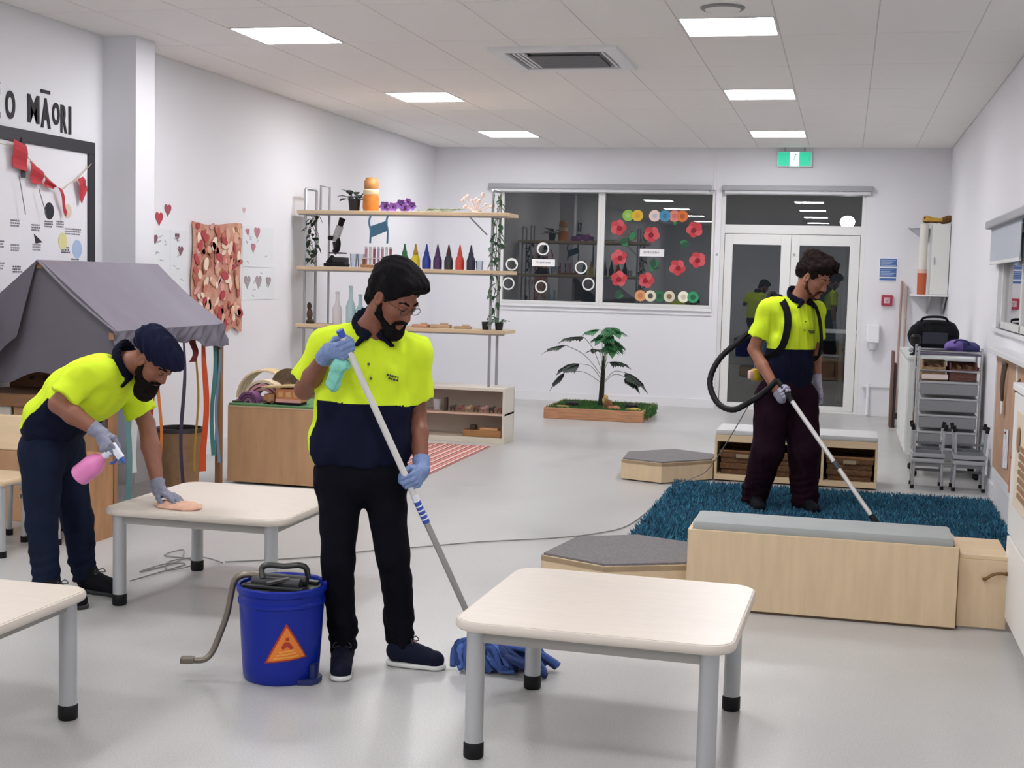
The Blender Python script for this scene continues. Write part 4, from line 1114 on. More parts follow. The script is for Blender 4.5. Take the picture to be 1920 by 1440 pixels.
for i, (x, wdt, hh, c, lab) in enumerate(((-3.98, .16, .03, 'd0987c', 'terracotta coloured wooden plank at the bearded man\'s shoulder on the third shelf'), (-3.78, .20, .035, 'c9a887', 'tan wooden offcut in the middle of the third shelf'), (-3.56, .17, .025, 'b99a7d', 'flat brown wooden offcut nearest the black pots'))):
    t = thing('wood_offcut', lab, 'wood piece', (x, 12.34, ZL), 'wood pieces on the third shelf')
    MB().cbox((x, 12.34, ZL+hh/2), (wdt, .10, hh), .008, (0, 0, .1*(i-1))).build('slab', mat('offcut_%d' % i, c, .6, var=(8, .15, (1, 6, 6))), t)
    MB().cbox((x+.03, 12.34, ZL+hh+.009), (wdt*.4, .06, .018), .006, (0, 0, .4)).build('chip', mat('offcut_chip', 'd8bfa2', .6), t)

# ------------------------------------------------------------------ plant tray before the window
t = thing('garden_tray', 'shallow wooden tray with artificial turf on the floor below the window', 'tray', (-2.69, 15.2, 0))
x0, x1, y0, y1 = -3.27, -2.14, 14.72, 15.80
BK = mat('tray_wood', 'b98763', .6, var=(6, .2, (1, 8, 8)))
for a, b in (((x0, y0, .0), (x1, y0+.03, .125)), ((x0, y1-.03, 0), (x1, y1, .125)), ((x0, y0+.03, 0), (x0+.03, y1-.03, .125)), ((x1-.03, y0+.03, 0), (x1, y1-.03, .125))): MB().box(a, b, .006).build('side_board', BK, t)
MB().box((x0+.03, y0+.03, .0), (x1-.03, y1-.03, .105)).build('bed', mat('soil', '4a3b2c', .9), t)
rs = np.random.RandomState(9); n = 7000
bx = rs.uniform(x0+.02, x1-.02, n); by = rs.uniform(y0+.02, y1-.02, n); bz = np.full(n, .105)
k = 900; bx[:k] = rs.uniform(x1-.03, x1+.045, k); by[:k] = rs.uniform(y0+.1, y0+.95, k); bz[:k] = rs.uniform(.02, .125, k)
a = rs.uniform(0, 6.28, n); h = rs.uniform(.02, .045, n)
V = np.stack([np.stack([bx+np.cos(a)*.006, by+np.sin(a)*.006, bz], 1), np.stack([bx-np.cos(a)*.006, by-np.sin(a)*.006, bz], 1), np.stack([bx+rs.uniform(-.015, .015, n), by+rs.uniform(-.015, .015, n), bz+h], 1)], 1)
V -= np.array([-2.69, 15.2, 0]); me = bpy.data.meshes.new('turf'); me.from_pydata(V.reshape(-1, 3).tolist(), [], (np.arange(n)[:, None]*3+np.array([[0, 1, 2]])).tolist())
me.materials.append(mat('turf_green', '45753c', .9, var=(20, .25))); o = bpy.data.objects.new('turf', me); COL.objects.link(o); o.parent = t; o['kind'] = 'stuff'
t = thing('artificial_plant', 'tall artificial philodendron standing in the wooden tray', 'plant', (-2.70, 15.22, .105))
PL = mat('philodendron', '2f3d35', .5, var=(10, .3)); PLG = mat('philodendron_top', '2f6a3e', .5, var=(10, .25))
TR = mat('trunk_dark', '23271d', .8, bump=(60, .6)); c = Vector((-2.70, 15.22, .105))
MB().tube(smoothpath([c, c+Vector((.004, 0, .2)), c+Vector((.012, 0, .42)), c+Vector((.02, 0, .60))], 5), [.036-.0013*i for i in range(16)], 10).build('trunk', TR, t, True)
def cutleaf(mb, p, d, ln, w, n=4):
    """a deeply fingered leaf"""
    p = Vector(p); d = Vector(d).normalized(); s = d.cross(Vector((0, 0, 1))).normalized()
    leaf(mb, p, d, ln, w*.5, sag=.35)
    for i in range(n):
        q = p+d*ln*(.1+.6*i/n)-Vector((0, 0, 1))*.35*ln*(.1+.6*i/n)**2
        for sg in (-1, 1): leaf(mb, q, d*.6+s*sg, w*(.62-.07*i), ln*.22, sag=.35)
for (px, pz, ln, w, m, dx, dy, dz) in [(-.42, .70, .26, .18, PL, -1, -.1, -.02), (-.22, .80, .30, .2, PL, -1, .2, .10), (-.25, .50, .26, .24, PL, -.8, -.5, -.1), (-.43, .39, .20, .16, PL, -.7, -.2, -.6), (.08, .53, .24, .18, PL, 1, -.2, .1), (.26, .42, .28, .18, PL, 1, -.2, -.4), (.28, .37, .2, .12, PL, .9, -.4, -.5), (.06, .93, .22, .24, PLG, .6, -.6, -.1), (.10, .87, .22, .24, PLG, -.5, -.7, -.2), (.06, .80, .22, .22, PLG, .8, -.5, -.3), (-.02, .90, .2, .2, PLG, -.9, -.3, 0), (.12, .76, .18, .18, PLG, .2, -.9, -.5), (-.05, .66, .2, .18, PL, -.5, .8, .1)]:
    b = MB(); s0 = c+Vector((.012, 0, .25+.25*max(0, pz-.3))); q = c+Vector((px, .1*dy, pz)); mid = (s0+q)/2+Vector((0, 0, .07))
    MB().tube(smoothpath([s0, mid, q], 5), .004, 5).build('stalk', mat('stalk_grey', '7d8a78', .6), t, True)
    cutleaf(b, q, (dx, dy, dz), ln*1.15, w*1.55, 5); b.build('leaf', m, t, True)
for i, (x, y, sx, sy, sz, c_, lab) in enumerate([(-2.62, 15.05, .035, .03, .16, 'c2a268', 'pale leaning driftwood stick against the plant stem'), (-2.58, 15.0, .05, .04, .11, '7a552f', 'brown bark chunk at the foot of the plant stem'), (-2.50, 14.95, .07, .05, .05, 'b47a5c', 'reddish rock beside the bark chunk in the tray'), (-3.10, 14.92, .09, .05, .03, 'b89658', 'flat tan bark piece at the tray\'s end nearest the shelf unit'), (-2.28, 14.9, .08, .05, .04, 'b8a24f', 'yellowish bark piece at the tray\'s end nearest the door')]):
    t = thing('bark_piece', lab, 'bark', (x, y, .105), 'bark and rocks in the tray'); s = SDF()
    s.ell((x, y, .105+sz*.5), (sx, sy, sz*.55), k=.0); s.ell((x+sx*.4, y, .105+sz*.35), (sx*.6, sy*.8, sz*.4), k=.02); s.disp(lambda P, i=i: .006*wob(P, 90, i)); s.plane((x, y, .107), (0, 0, -1))
    s.mesh('chunk', mat('bark_%d' % i, c_, .8, var=(25, .3)), .006, t)
for x, y, lab in ((-3.02, 15.10, 'dark bowl of stones on the tray near the shelf unit'), (-2.33, 15.15, 'dark bowl of stones on the tray near the door')):
    t = thing('stone_bowl', lab, 'bowl', (x, y, .105), 'dark bowls in the tray')
    MB().lathe((x, y, .105), [(.02, 0), (.06, .005), (.085, .05), (.078, .05), (.05, .012), (.01, .012)], 20).build('bowl', mat('bowl_dark', '37353a', .6), t, True)
    for i in range(6): MB().ell((x+.04*math.cos(i*1.05), y+.04*math.sin(i*1.05), .155), (.028, .024, .018), 8).build('stone', mat('stone_dark', '47454c', .7), t, True)
# ------------------------------------------------------------------ cut-outs stuck on the night windows
YG = YB+.06                       # inner face of the panes
RED = [mat('cutout_red', 'c23e46', .7), mat('cutout_crimson', 'cf5a60', .7)]
DKR = mat('cutout_dark_red', '8a1626', .7)
def disc(mb, x, z, r, y0, th, n=20, sx=1.):
    mb.prism([(x+r*sx*math.cos(2*math.pi*k/n), y0, z+r*math.sin(2*math.pi*k/n)) for k in range(n)], (0, -th, 0)); return mb
where = ['by the mullion at the top left of the pane', 'at the top middle, below the row of discs', 'at the top right corner of the pane', 'by the mullion at mid height', 'by the mullion above the lowest green leaf', 'low down, next to the one by the mullion', 'right of the small white card, lower down', 'on the right edge of the pane, at card height']
for i, (x, z) in enumerate([(-2.85, 2.25), (-2.42, 2.17), (-1.88, 2.24), (-2.83, 1.87), (-2.82, 1.60), (-2.47, 1.59), (-2.08, 1.76), (-1.83, 1.86)]):
    t = thing('paper_flower', 'red paper flower ' + where[i], 'paper flower', (x, YG, z), 'red paper flowers on the window')
    for k in range(5):
        a = k*1.257+i; b = MB(); px, pz = x+.055*math.cos(a), z+.050*math.sin(a)
        disc(b, px, pz, .052, YG-.0015-.0012*k, .0025, 14); b.build('petal', RED[(k+i) % 2], t)
    disc(MB(), x+.015*math.cos(i*2), z-.01, .034, YG-.010, .003, 12).build('flower_centre', DKR, t)
GRN = mat('cutout_green', '2c7a4c', .7); GRD = mat('cutout_dark_green', '27513c', .7)
gl = ['between the two top flowers by the mullion', 'dark one beside the top left flower', 'under the top right flower', 'in a cluster below the white card', 'in the lower left corner of the pane', 'small one under the orange disc']
for i, (x, z) in enumerate([(-2.79, 2.07), (-2.68, 2.12), (-1.98, 2.06), (-2.39, 1.78), (-2.84, 1.385), (-2.13, 2.31)]):
    t = thing('paper_leaf', 'green paper leaf on the window pane, ' + gl[i], 'paper leaf', (x, YG, z), 'green paper leaves on the window')
    for k in range(4 if i == 3 else 1 if i in (1, 5) else 2):
        a = -.6+k*1.1+i*1.7; L = .13 if i != 5 else .07; w = L*.3
        d = (math.cos(a), math.sin(a)); s = (-d[1], d[0])
        P = [(x+d[0]*L*(u-.3)+s[0]*w*v, YG-.0015-.0015*k, z+d[1]*L*(u-.3)+s[1]*w*v) for u, v in ((0, 0), (.25, .9), (.6, 1), (1, .1), (.6, -1), (.25, -.9))]
        MB().prism(P, (0, -.002, 0)).build('leaflet', GRN if k % 2 == 0 else GRD, t)
def ringcut(name, label, x, z, r, ri, m, group, core=None, layer=0):
    n = 26; b = MB(); vs = []; fs = []
    for y in (YG-.002-layer*.003, YG-.0045-layer*.003):
        for rr in (r, ri):
            for k in range(n): a = 2*math.pi*k/n; vs.append((x+rr*math.cos(a), y, z+rr*math.sin(a)))
    for k in range(n):
        j = (k+1) % n
        fs += [(k, j, n+j, n+k), (2*n+k, 3*n+k, 3*n+j, 2*n+j), (k, 2*n+k, 2*n+j, j), (n+k, n+j, 3*n+j, 3*n+k)]
    b.add(vs, fs)
    if core is None:
        return tag(b.build(name, m, None, loc=(x, YG, z)), label, 'paper ring', group)
    t = thing(name, label, 'paper disc', (x, YG, z), group)
    b.build('ring', m, t); disc(MB(), x, z, ri*1.05, YG-.002-layer*.003, .002, 18).build('disc_centre', core, t)
C = lambda n, c: mat('cut_'+n, c, .7)
for x, nm, col, core, la, lab in [(-2.73, 'lime', '8dbb4c', 'a9c86a', 0, 'lime green paper disc, first of the row at the top of the pane'), (-2.61, 'yellow', 'dcb53a', 'd2a02c', 1, 'yellow paper disc next to the lime one'), (-2.39, 'blush', 'eccfc6', 'b9c0c6', 0, 'pale pink paper disc in the middle of the top row'), (-2.26, 'blue', '4a90b4', '3a7a9e', 1, 'blue paper disc beside the pale pink one'), (-2.14, 'salmon', 'df8a7c', 'cf6f6a', 0, 'salmon paper disc between the blue and orange ones'), (-2.04, 'orange', 'd9763a', 'b85a2e', 1, 'orange paper disc at the end of the top row')]:
    ringcut('paper_disc', lab, x, 2.405, .073, .032, C(nm, col), 'paper discs along the top of the window', C(nm+'_core', core), la)
for x, nm, col, core, la, lab in [(-2.54, 'apricot', 'd99a66', 'c27c4a', 0, 'apricot paper disc, first of the row at the bottom of the pane'), (-2.41, 'cream', 'e4dcc4', '4b4a40', 1, 'cream ring with a dark middle beside the apricot disc'), (-2.295, 'deepgreen', '2f6d4a', '27513c', 0, 'dark green paper disc in the bottom row'), (-2.17, 'ivory', 'ded6bd', '8a6a4a', 1, 'ivory ring with a brown middle in the bottom row'), (-1.99, 'white', 'efecd8', 'cfcab0', 0, 'white paper disc in the bottom row'), (-1.87, 'emerald', '2f9a68', '1f5a44', 1, 'emerald green ring at the end of the bottom row')]:
    ringcut('paper_disc', lab, x, 1.39, .072, .034, C(nm, col), 'paper discs along the bottom of the window', C(nm+'_core', core), la)
TW = mat('ring_white', 'e9e9e6', .6)
tw = ['beside the white card, towards the shelf unit', 'just above the white card', 'upper one by the mullion', 'lower one by the mullion', 'below the white card', 'lowest one beside the shelf unit']
for i, (x, z) in enumerate([(-4.24, 1.75), (-3.83, 1.96), (-3.32, 1.73), (-3.22, 1.52), (-3.84, 1.47), (-4.28, 1.50)]):
    ringcut('paper_ring', 'white paper ring on the dark pane, ' + tw[i], x, z, .082, .064, TW, 'white paper rings on the window')
    a0 = i*1.1
    n = 10; P = [(x+.079*math.cos(a0+2.2*k/n), YG-.0046, z+.079*math.sin(a0+2.2*k/n)) for k in range(n+1)]+[(x+.052*math.cos(a0+2.2*k/n), YG-.0046, z+.052*math.sin(a0+2.2*k/n)) for k in range(n, -1, -1)]
    o = [q for q in COL.objects if q.name.startswith('paper_ring')][-1]
    MB().prism(P, (0, -.002, 0)).build('thick_arc', TW, bpy.data.objects[o.name]) if i in (0, 1) else None
for x0, x1, z0, z1, lab in ((-3.97, -3.665, 1.735, 1.825, 'small white card with a line of writing among the white rings'), (-2.565, -2.255, 1.89, 1.985, 'small white card with a line of writing among the red flowers')):
    t = thing('word_card', lab, 'card', ((x0+x1)/2, YG, z0)); MB().box((x0, YG-.008, z0), (x1, YG-.004, z1)).build('card', mat('card_white', 'f4f2f3', .7), t)
    R = random.Random(int(x0*100)); b = MB(); x = x0+.05; zc = (z0+z1)/2
    while x < x1-.06:
        w = R.uniform(.006, .012); b.box((x, YG-.0095, zc-.012), (x+.005, YG-.008, zc+R.choice([.012, .012, .024]))); b.box((x, YG-.0095, zc+.006), (x+w+.005, YG-.008, zc+.012)); x += w+.012
    b.build('handwriting', mat('pencil_grey', '77727a', .8), t)

# ------------------------------------------------------------------ left wall: framed board, lettering, flags, papers
XW = XL
t = thing('pin_board', 'large white display board with a thick black frame on the side wall', 'board', (XW, 7.6, 1.8))
y0, y1, z0, z1, fw = 5.6, 8.665, 1.02, 2.475, .085
MB().box((XW, y0, z0), (XW+.012, y1, z1)).build('board', mat('board_white', 'e6e5ea', .6), t)
BKF = mat('frame_black', '2b2a31', .6)
for a, b in (((y0, z1-fw), (y1, z1)), ((y0, z0), (y1, z0+fw)), ((y0, z0+fw), (y0+fw, z1-fw)), ((y1-fw, z0+fw), (y1, z1-fw))): MB().box((XW, a[0], a[1]), (XW+.025, b[0], b[1]), .003).build('frame_side', BKF, t)
R = random.Random(11); k = 0
GY_ = [mat('print_grey', '8f8c93', .8), mat('print_dark', '5f5c66', .8), mat('print_mid', '767380', .8)]
for (y, z) in [(7.50, 1.86), (7.55, 1.72), (7.72, 1.86), (7.72, 1.70), (7.74, 1.56), (7.95, 1.84), (7.96, 1.71), (8.10, 1.87), (8.24, 1.875), (8.34, 1.83), (8.30, 1.70), (8.44, 1.83), (7.55, 1.58), (7.95, 1.56), (7.40, 1.80), (7.38, 1.66), (8.42, 1.62), (8.15, 1.60)]:
    b = MB()
    for r in range(3):
        yy = y-.045
        while yy < y+.045:
            w = R.uniform(.008, .018); b.box((XW+.012, yy, z+.012-.017*r), (XW+.0135, yy+w, z+.023-.017*r)); yy += w+.006
    b.build('printed_words', GY_[k % 3], t); k += 1
def wallshape(pts, m, name, x=XW+.012, th=.002): MB().prism([(x, y, z) for y, z in pts], (th, 0, 0)).build(name, m, t)
def wdisc(y, z, ry, rz, m, name, x=XW+.012): wallshape([(y+ry*math.cos(a*.35), z+rz*math.sin(a*.35)) for a in range(18)], m, name, x)
wdisc(8.11, 1.96, .055, .058, mat('spot_black', '22212a', .7), 'black_circle')
wdisc(8.33, 1.97, .05, .05, mat('spot_beige', 'd8c6b4', .8), 'beige_circle'); wdisc(8.27, 1.76, .055, .06, mat('spot_yellow', 'ddd79a', .8), 'yellow_shape')
wdisc(8.45, 1.71, .06, .065, mat('spot_blue', 'a9bcdc', .8), 'blue_shape'); wallshape([(7.93, 1.80), (8.03, 1.745), (7.95, 1.735)], mat('spot_black', '22212a', .7), 'black_triangle')
LK = mat('letter_black', '1d1c20', .7)
t = thing('wall_lettering', 'black cut-out letters above the display board', 'lettering', (XW, 7.9, 2.6))
def letter(ch, y, z, h, w, rot=0.):
    fc = bpy.data.curves.new('letter', 'FONT'); fc.body = ch; fc.extrude = .002; fc.offset = .032; fc.size = 1
    ob = bpy.data.objects.new('letter', fc); COL.objects.link(ob)
    dg = bpy.context.evaluated_depsgraph_get(); me = bpy.data.meshes.new_from_object(ob.evaluated_get(dg)); bpy.data.objects.remove(ob)
    co = np.empty(len(me.vertices)*3); me.vertices.foreach_get('co', co); co = co.reshape(-1, 3)
    mn, mx = co.min(0), co.max(0); s = (co-mn)/np.maximum(mx-mn, 1e-6)
    c, sn = math.cos(rot), math.sin(rot); u = (s[:, 0]-.5)*w; v = (s[:, 1]-.5)*h
    out = np.stack([XW+.001+s[:, 2]*.006, y+u*c-v*sn, z+u*sn+v*c], 1)-np.array(origin(t))
    me.vertices.foreach_set('co', out.ravel()); me.materials.append(LK); me.update()
    o = bpy.data.objects.new('letter', me); COL.objects.link(o); o.parent = t
for ch, y, z, h, w in (('T', 6.98, 2.62, .19, .11), ('E', 7.11, 2.62, .18, .09), ('R', 7.32, 2.62, .19, .11), ('E', 7.53, 2.615, .19, .10), ('O', 7.69, 2.62, .18, .10), ('M', 7.945, 2.625, .185, .13), ('A', 8.085, 2.615, .20, .11), ('O', 8.205, 2.625, .15, .085), ('R', 8.30, 2.60, .19, .075), ('I', 8.375, 2.60, .19, .028)): letter(ch, y, z, h, w)
MB().box((XW+.001, 8.03, 2.745), (XW+.007, 8.135, 2.768)).build('letter', LK, t)
MB().box((XW+.001, 7.49, 2.735), (XW+.007, 7.58, 2.752)).build('letter', LK, t)
t = thing('bunting', 'string of red paper flags hung across the display board', 'bunting', (XW+.05, 8.0, 2.2))
RF_ = mat('flag_red', 'b8303a', .75); X_ = XW+.045
S = smoothpath([(X_, 7.45, 2.36), (X_, 7.72, 2.335), (X_, 7.95, 2.225), (X_, 8.18, 2.115), (X_, 8.30, 2.16), (X_, 8.40, 2.20), (X_, 8.58, 2.32)], 5)
MB().tube(S, .003, 5).build('string', mat('string_tan', 'b8a888', .8), t)
for P in ([(7.66, 2.40), (7.80, 2.37), (7.82, 2.20), (7.74, 2.17), (7.66, 2.22)], [(7.84, 2.275), (7.99, 2.215), (7.99, 2.13), (7.93, 2.10), (7.86, 2.13)], [(8.0, 2.19), (8.14, 2.135), (8.12, 2.11), (8.02, 2.12)], [(8.17, 2.125), (8.21, 2.115), (8.28, 1.96), (8.26, 1.93)], [(8.41, 2.20), (8.47, 2.22), (8.54, 2.145), (8.50, 2.0), (8.46, 2.03)]):
    MB().sheet(lambda u, v, P=P: [Vector((X_+.008*math.sin(v*6), p.x, p.y)) for p in [Vector(P[0]).lerp(Vector(P[1]), u).lerp(Vector(P[-1]).lerp(Vector(P[2]), u).lerp(Vector(P[len(P)//2]), .5*math.sin(math.pi*u)), v)]][0], 6, 6, .003).build('flag', RF_, t)
for a, b in (((7.72, 2.17), (7.79, 1.92)), ((7.94, 2.10), (8.03, 1.92))): MB().tube([(X_, a[0], a[1]), (X_, b[0], b[1])], .003, 5).build('tail_string', mat('string_grey', '77787a', .8), t)
MB().box((XW+.026, 7.77, 2.16), (XW+.034, 7.81, 2.42)).build('dark_hanger', mat('frame_black', '2b2a31', .6), t)

t = thing('wall_hanging', 'tall pink and cream collage hanging with torn edges on the side wall', 'hanging', (XW, 10.6, 1.6))
cl = mat('collage', 'd2a58f', .9, var=(9, .3), col2='c0806f', bump=(50, .5))
MB().sheet(lambda u, v: (XW+.018+.006*math.sin(u*9+v*5), 10.15+.93*u-.05*v*(1-u)*0+.03*math.sin(v*9)*(.3 if u > .5 else .6), 1.985-.02*math.sin(u*5)-(.90+.05*u+.02*math.sin(u*21))*v), 26, 26, .006).build('backing_cloth', cl, t, True)
R = random.Random(2); pc = [mat('scrap_%d' % i, c, .9) for i, c in enumerate(('e8cdb8', 'c77e6c', 'b25f55', 'dcae93', 'd9a5a0', 'a8694f', 'efdcc8', 'b0474e'))]
for i in range(120):
    y, z = R.uniform(10.19, 11.04), R.uniform(1.10, 1.96); a = R.uniform(0, 3); L, w = R.uniform(.03, .075), R.uniform(.02, .04)
    P = [(y+L*math.cos(b_)*math.cos(a)-w*math.sin(b_)*math.sin(a), z+L*math.cos(b_)*math.sin(a)+w*math.sin(b_)*math.cos(a)) for b_ in (0, .8, 1.6, 2.4, 3.2, 4.0, 4.8, 5.6)]
    MB().prism([(XW+.028, p[0], p[1]) for p in P], (.003+.002*(i % 4), 0, 0)).build('scrap', pc[i % 8], t)
PAP = mat('wall_paper_sheet', 'dfe3e6', .8)
def heart(mb, y, z, s, x):
    P = []
    for k in range(18):
        a = 2*math.pi*k/18; P.append((x, y+s*.062*16*math.sin(a)**3/16*1., z+s*.062*(13*math.cos(a)-5*math.cos(2*a)-2*math.cos(3*a)-math.cos(4*a))/16))
    mb.prism(P, (.003, 0, 0)); return mb
for nm, y0, y1, z0, z1, lab in (('p1', 9.50, 9.80, 1.50, 1.90, 'white paper sheet with grey marks beside the column'), ('p2', 9.81, 10.08, 1.44, 1.90, 'white paper sheet with a small dark heart beside the pink collage'), ('p3', 11.14, 11.80, 1.62, 1.99, 'white paper sheet with pink hearts, upper one beyond the collage'), ('p4', 11.13, 11.84, 1.32, 1.615, 'white paper sheet with grey heart drawings, lower one beyond the collage')):
    t = thing('paper_sheet', lab, 'paper', (XW, (y0+y1)/2, z0), 'drawings on the side wall')
    MB().box((XW, y0, z0), (XW+.004, y1, z1)).build('paper', PAP, t)
    R = random.Random(len(lab)); g = MB()
    for i in range(9):
        y, z = R.uniform(y0+.03, y1-.08), R.uniform(z0+.04, z1-.04); g.bar((XW+.0055, y, z), (XW+.0055, y+R.uniform(.02, .06), z+R.uniform(-.03, .03)), .003, .006)
    g.build('pencil_lines', mat('pencil_soft', 'b7b5bd', .8), t)
    for i, (hy, hz, s) in enumerate({'p1': [(9.56, 1.82, .7)], 'p2': [(9.92, 1.85, .6), (9.98, 1.74, .7)], 'p3': [(11.24, 1.94, .6), (11.44, 1.94, 1.), (11.36, 1.80, .8)], 'p4': [(11.24, 1.49, 1.1), (11.48, 1.49, 1.1), (11.70, 1.49, .9)]}[nm]):
        heart(MB(), hy, hz, s, XW+.004).build('heart_drawing', mat({'p3': 'heart_rose', 'p4': 'heart_grey'}.get(nm, 'heart_plum'), {'p3': 'b87a8a', 'p4': 'a09499'}.get(nm, '7d5660'), .8), t)
for y, z, s, c, lab in ((9.63, 1.985, 1.0, 'b23a48', 'red paper heart by the column, lower of the two'), (9.77, 2.06, .9, 'a0485a', 'crimson paper heart by the column, upper of the two'), (11.17, 2.13, .5, 'd9b3ba', 'small faint pink heart high above the collage')):
    tag(heart(MB(), y, z, s, XW+.001).build('paper_heart', mat('heart_'+c, c, .7), None, loc=(XW, y, z)), lab, 'paper heart', 'paper hearts on the side wall')

# ------------------------------------------------------------------ right side: ledge, pin panels, white cupboard
structure(MB().box((1.035, 3.2, 1.135), (XR, 10.5, 1.172), .005).build('trim_4', W_TRIM))
t = thing('wall_panel', 'tan pin-up panel with white battens below the ledge on the right wall', 'panel', (1.1, 8.5, 0))
for y0, y1 in ((6.7, 7.9), (7.92, 9.1), (9.12, 10.3)):
    MB().box((1.10, y0, .30), (1.115, y1, 1.13)).build('tan_panel', mat('pin_tan', 'bb967a', .8, var=(4, .08), bump=(200, .3)), t)
for y in (6.69, 7.91, 9.11, 10.31): MB().box((1.09, y-.015, .30), (1.12, y+.015, 1.13), .003).build('batten', W_TRIM, t)
MB().box((1.10, 6.68, .22), (1.13, 10.32, .30), .004).build('lower_rail', W_TRIM, t)
MB().box((1.115, 6.68, .0), (XR, 10.32, 1.13)).build('backing', W_TRIM, t)
t = thing('lanyard', 'dark lanyard with a white tag hanging on the tan panel', 'lanyard', (1.09, 9.75, 1.0))
MB().tube(smoothpath([(1.088, 9.80, 1.09), (1.075, 9.77, .95), (1.08, 9.72, .83), (1.075, 9.67, .95), (1.088, 9.64, 1.09)], 4), .010, 6).build('strap', mat('strap_brown', '5e4a3e', .7), t, True)
MB().cbox((1.078, 9.72, .78), (.008, .07, .09), .003).build('tag', mat('card_white', 'f4f2f3', .7), t)
MB().cyl((1.09, 9.72, 1.09), (1.065, 9.72, 1.09), .012).build('hook', GREY_METAL, t)
tag(MB().tube(smoothpath([(1.098, 8.95, 1.03), (1.07, 8.93, .99), (1.07, 8.90, .95), (1.098, 8.88, .92)], 4), .009, 7).build('panel_handle', mat('bronze', '7b5f3b', .4, .8), None, True, loc=(1.09, 8.9, .97)), 'small bronze pull handle high on the tan panel', 'handle')
for i, (y, z, c, lab) in enumerate(((9.5, .52, 'e3e2ea', 'white pinned sheet low on the tan panel by the stools'), (9.1, .40, 'c98460', 'orange pinned picture low on the tan panel'), (8.75, .46, '5a6a8c', 'blue pinned picture low on the tan panel nearest the cupboard'))):
    t = thing('pinned_sheet', lab, 'paper', (1.095, y, z), 'sheets pinned low on the panel')
    MB().cbox((1.094, y, z), (.004, .24, .26), 0, (.08*(i-1), 0, 0)).build('sheet', mat('sheet_%d' % i, c, .8, var=(16, .25)), t)
    MB().ell((1.088, y, z+.11), (.008, .008, .008), 8).build('pin', RD, t)
t = thing('side_cupboard', 'tall white cupboard end at the right edge of the picture', 'cupboard', (.97, 5.0, 0))
MB().box((.80, 3.2, .06), (XR-.02, 6.60, 1.13), .004).build('carcass', mat('cupboard_white', 'e4e3df', .45), t)
MB().box((.83, 3.2, 0), (XR-.02, 6.58, .06)).build('plinth', mat('plinth_grey', 'b9b9b6', .5), t)
for a, b in ((5.55, 6.58), (4.48, 5.53), (3.42, 4.46)):
    MB().box((.786, a, .46), (.80, b, 1.12), .004).build('door', mat('cupboard_white', 'e4e3df', .45), t)
    MB().box((.786, a, .07), (.80, b, .445), .004).build('drawer_front', mat('cupboard_white', 'e4e3df', .45), t)
MB().box((.78, 3.2, 1.13), (XR-.02, 6.62, 1.165), .006).build('top_board', W_TRIM, t)
t = thing('framed_picture', 'beige picture with brown slats on the white cupboard door', 'picture', (.785, 6.05, .85))
MB().box((.780, 5.72, .62), (.785, 6.40, 1.05), .002).build('backing', mat('picture_beige', 'd3c4b0', .8), t)
for i in range(7): MB().box((.772, 5.80, .68+i*.035), (.780, 6.22, .70+i*.035), .002).build('slat', mat('slat_brown', '8a6a4a', .7), t)
MB().ell((.776, 6.28, .93), (.006, .05, .06), 10).build('spot', mat('slat_brown', '8a6a4a', .7), t)

# stools: two upright, each with another standing upside down on its seat
PLG_ = mat('stool_grey', 'a3a4a8', .45); STM = mat('stool_metal', 'b4b6ba', .35, .5)
def stool(label, x, y, flip):
    g = 'grey stacked stools by the rug'
    t = thing('stacking_stool', label, 'stool', (x, y, 0), g); h = .245; z0 = 0.
    f = (lambda z: z) if not flip else (lambda z: 2*h+.008-z)
    def zb(a, b): a, b = f(a), f(b); return min(a, b), max(a, b)
    a, b = zb(h-.035, h); MB().box((x-.125, y-.13, a), (x+.125, y+.13, b), .012).build('seat', PLG_, t, True)
    a, b = zb(h-.06, h-.035)
    MB().box((x-.115, y-.12, a), (x+.115, y-.10, b)).box((x-.115, y+.10, a), (x+.115, y+.12, b)).box((x-.115, y-.10, a), (x-.097, y+.10, b)).box((x+.097, y-.10, a), (x+.115, y+.10, b)).build('apron', mat('stool_apron', '6f7175', .5), t)
    for sx in (-1, 1):
        for sy in (-1, 1):
            lg = MB().cyl((x+sx*.105, y+sy*.11, f(h-.035)), (x+sx*(.112 if not flip else .118), y+sy*.115, f(.018)), .012, n=12).build('leg', STM, t, True)
            MB().cyl((x+sx*(.112 if not flip else .118), y+sy*.115, f(.03)), (x+sx*(.113 if not flip else .128), y+sy*.116, f(0) if not flip else f(-.02)), .015, n=12).build('rubber_foot', BLACK, lg, True)
        a, b = zb(.10, .115); MB().box((x+sx*.110-.006, y-.11, a), (x+sx*.110+.006, y+.11, b)).build('stretcher', STM, t)
    a, b = zb(.13, .15); MB().box((x-.11, y-.006, a), (x+.11, y+.006, b)).build('crossbar', mat('stool_apron', '6f7175', .5), t)
stool('grey stool standing upright on the floor, below the white counter end', .69, 11.08, False)
stool('grey stool standing upright on the floor, against the tan panel', 1.0, 11.06, False)
stool('grey stool upside down on the one by the counter end', .69, 11.08, True)
stool('grey stool upside down on the one against the tan panel', 1.0, 11.06, True)

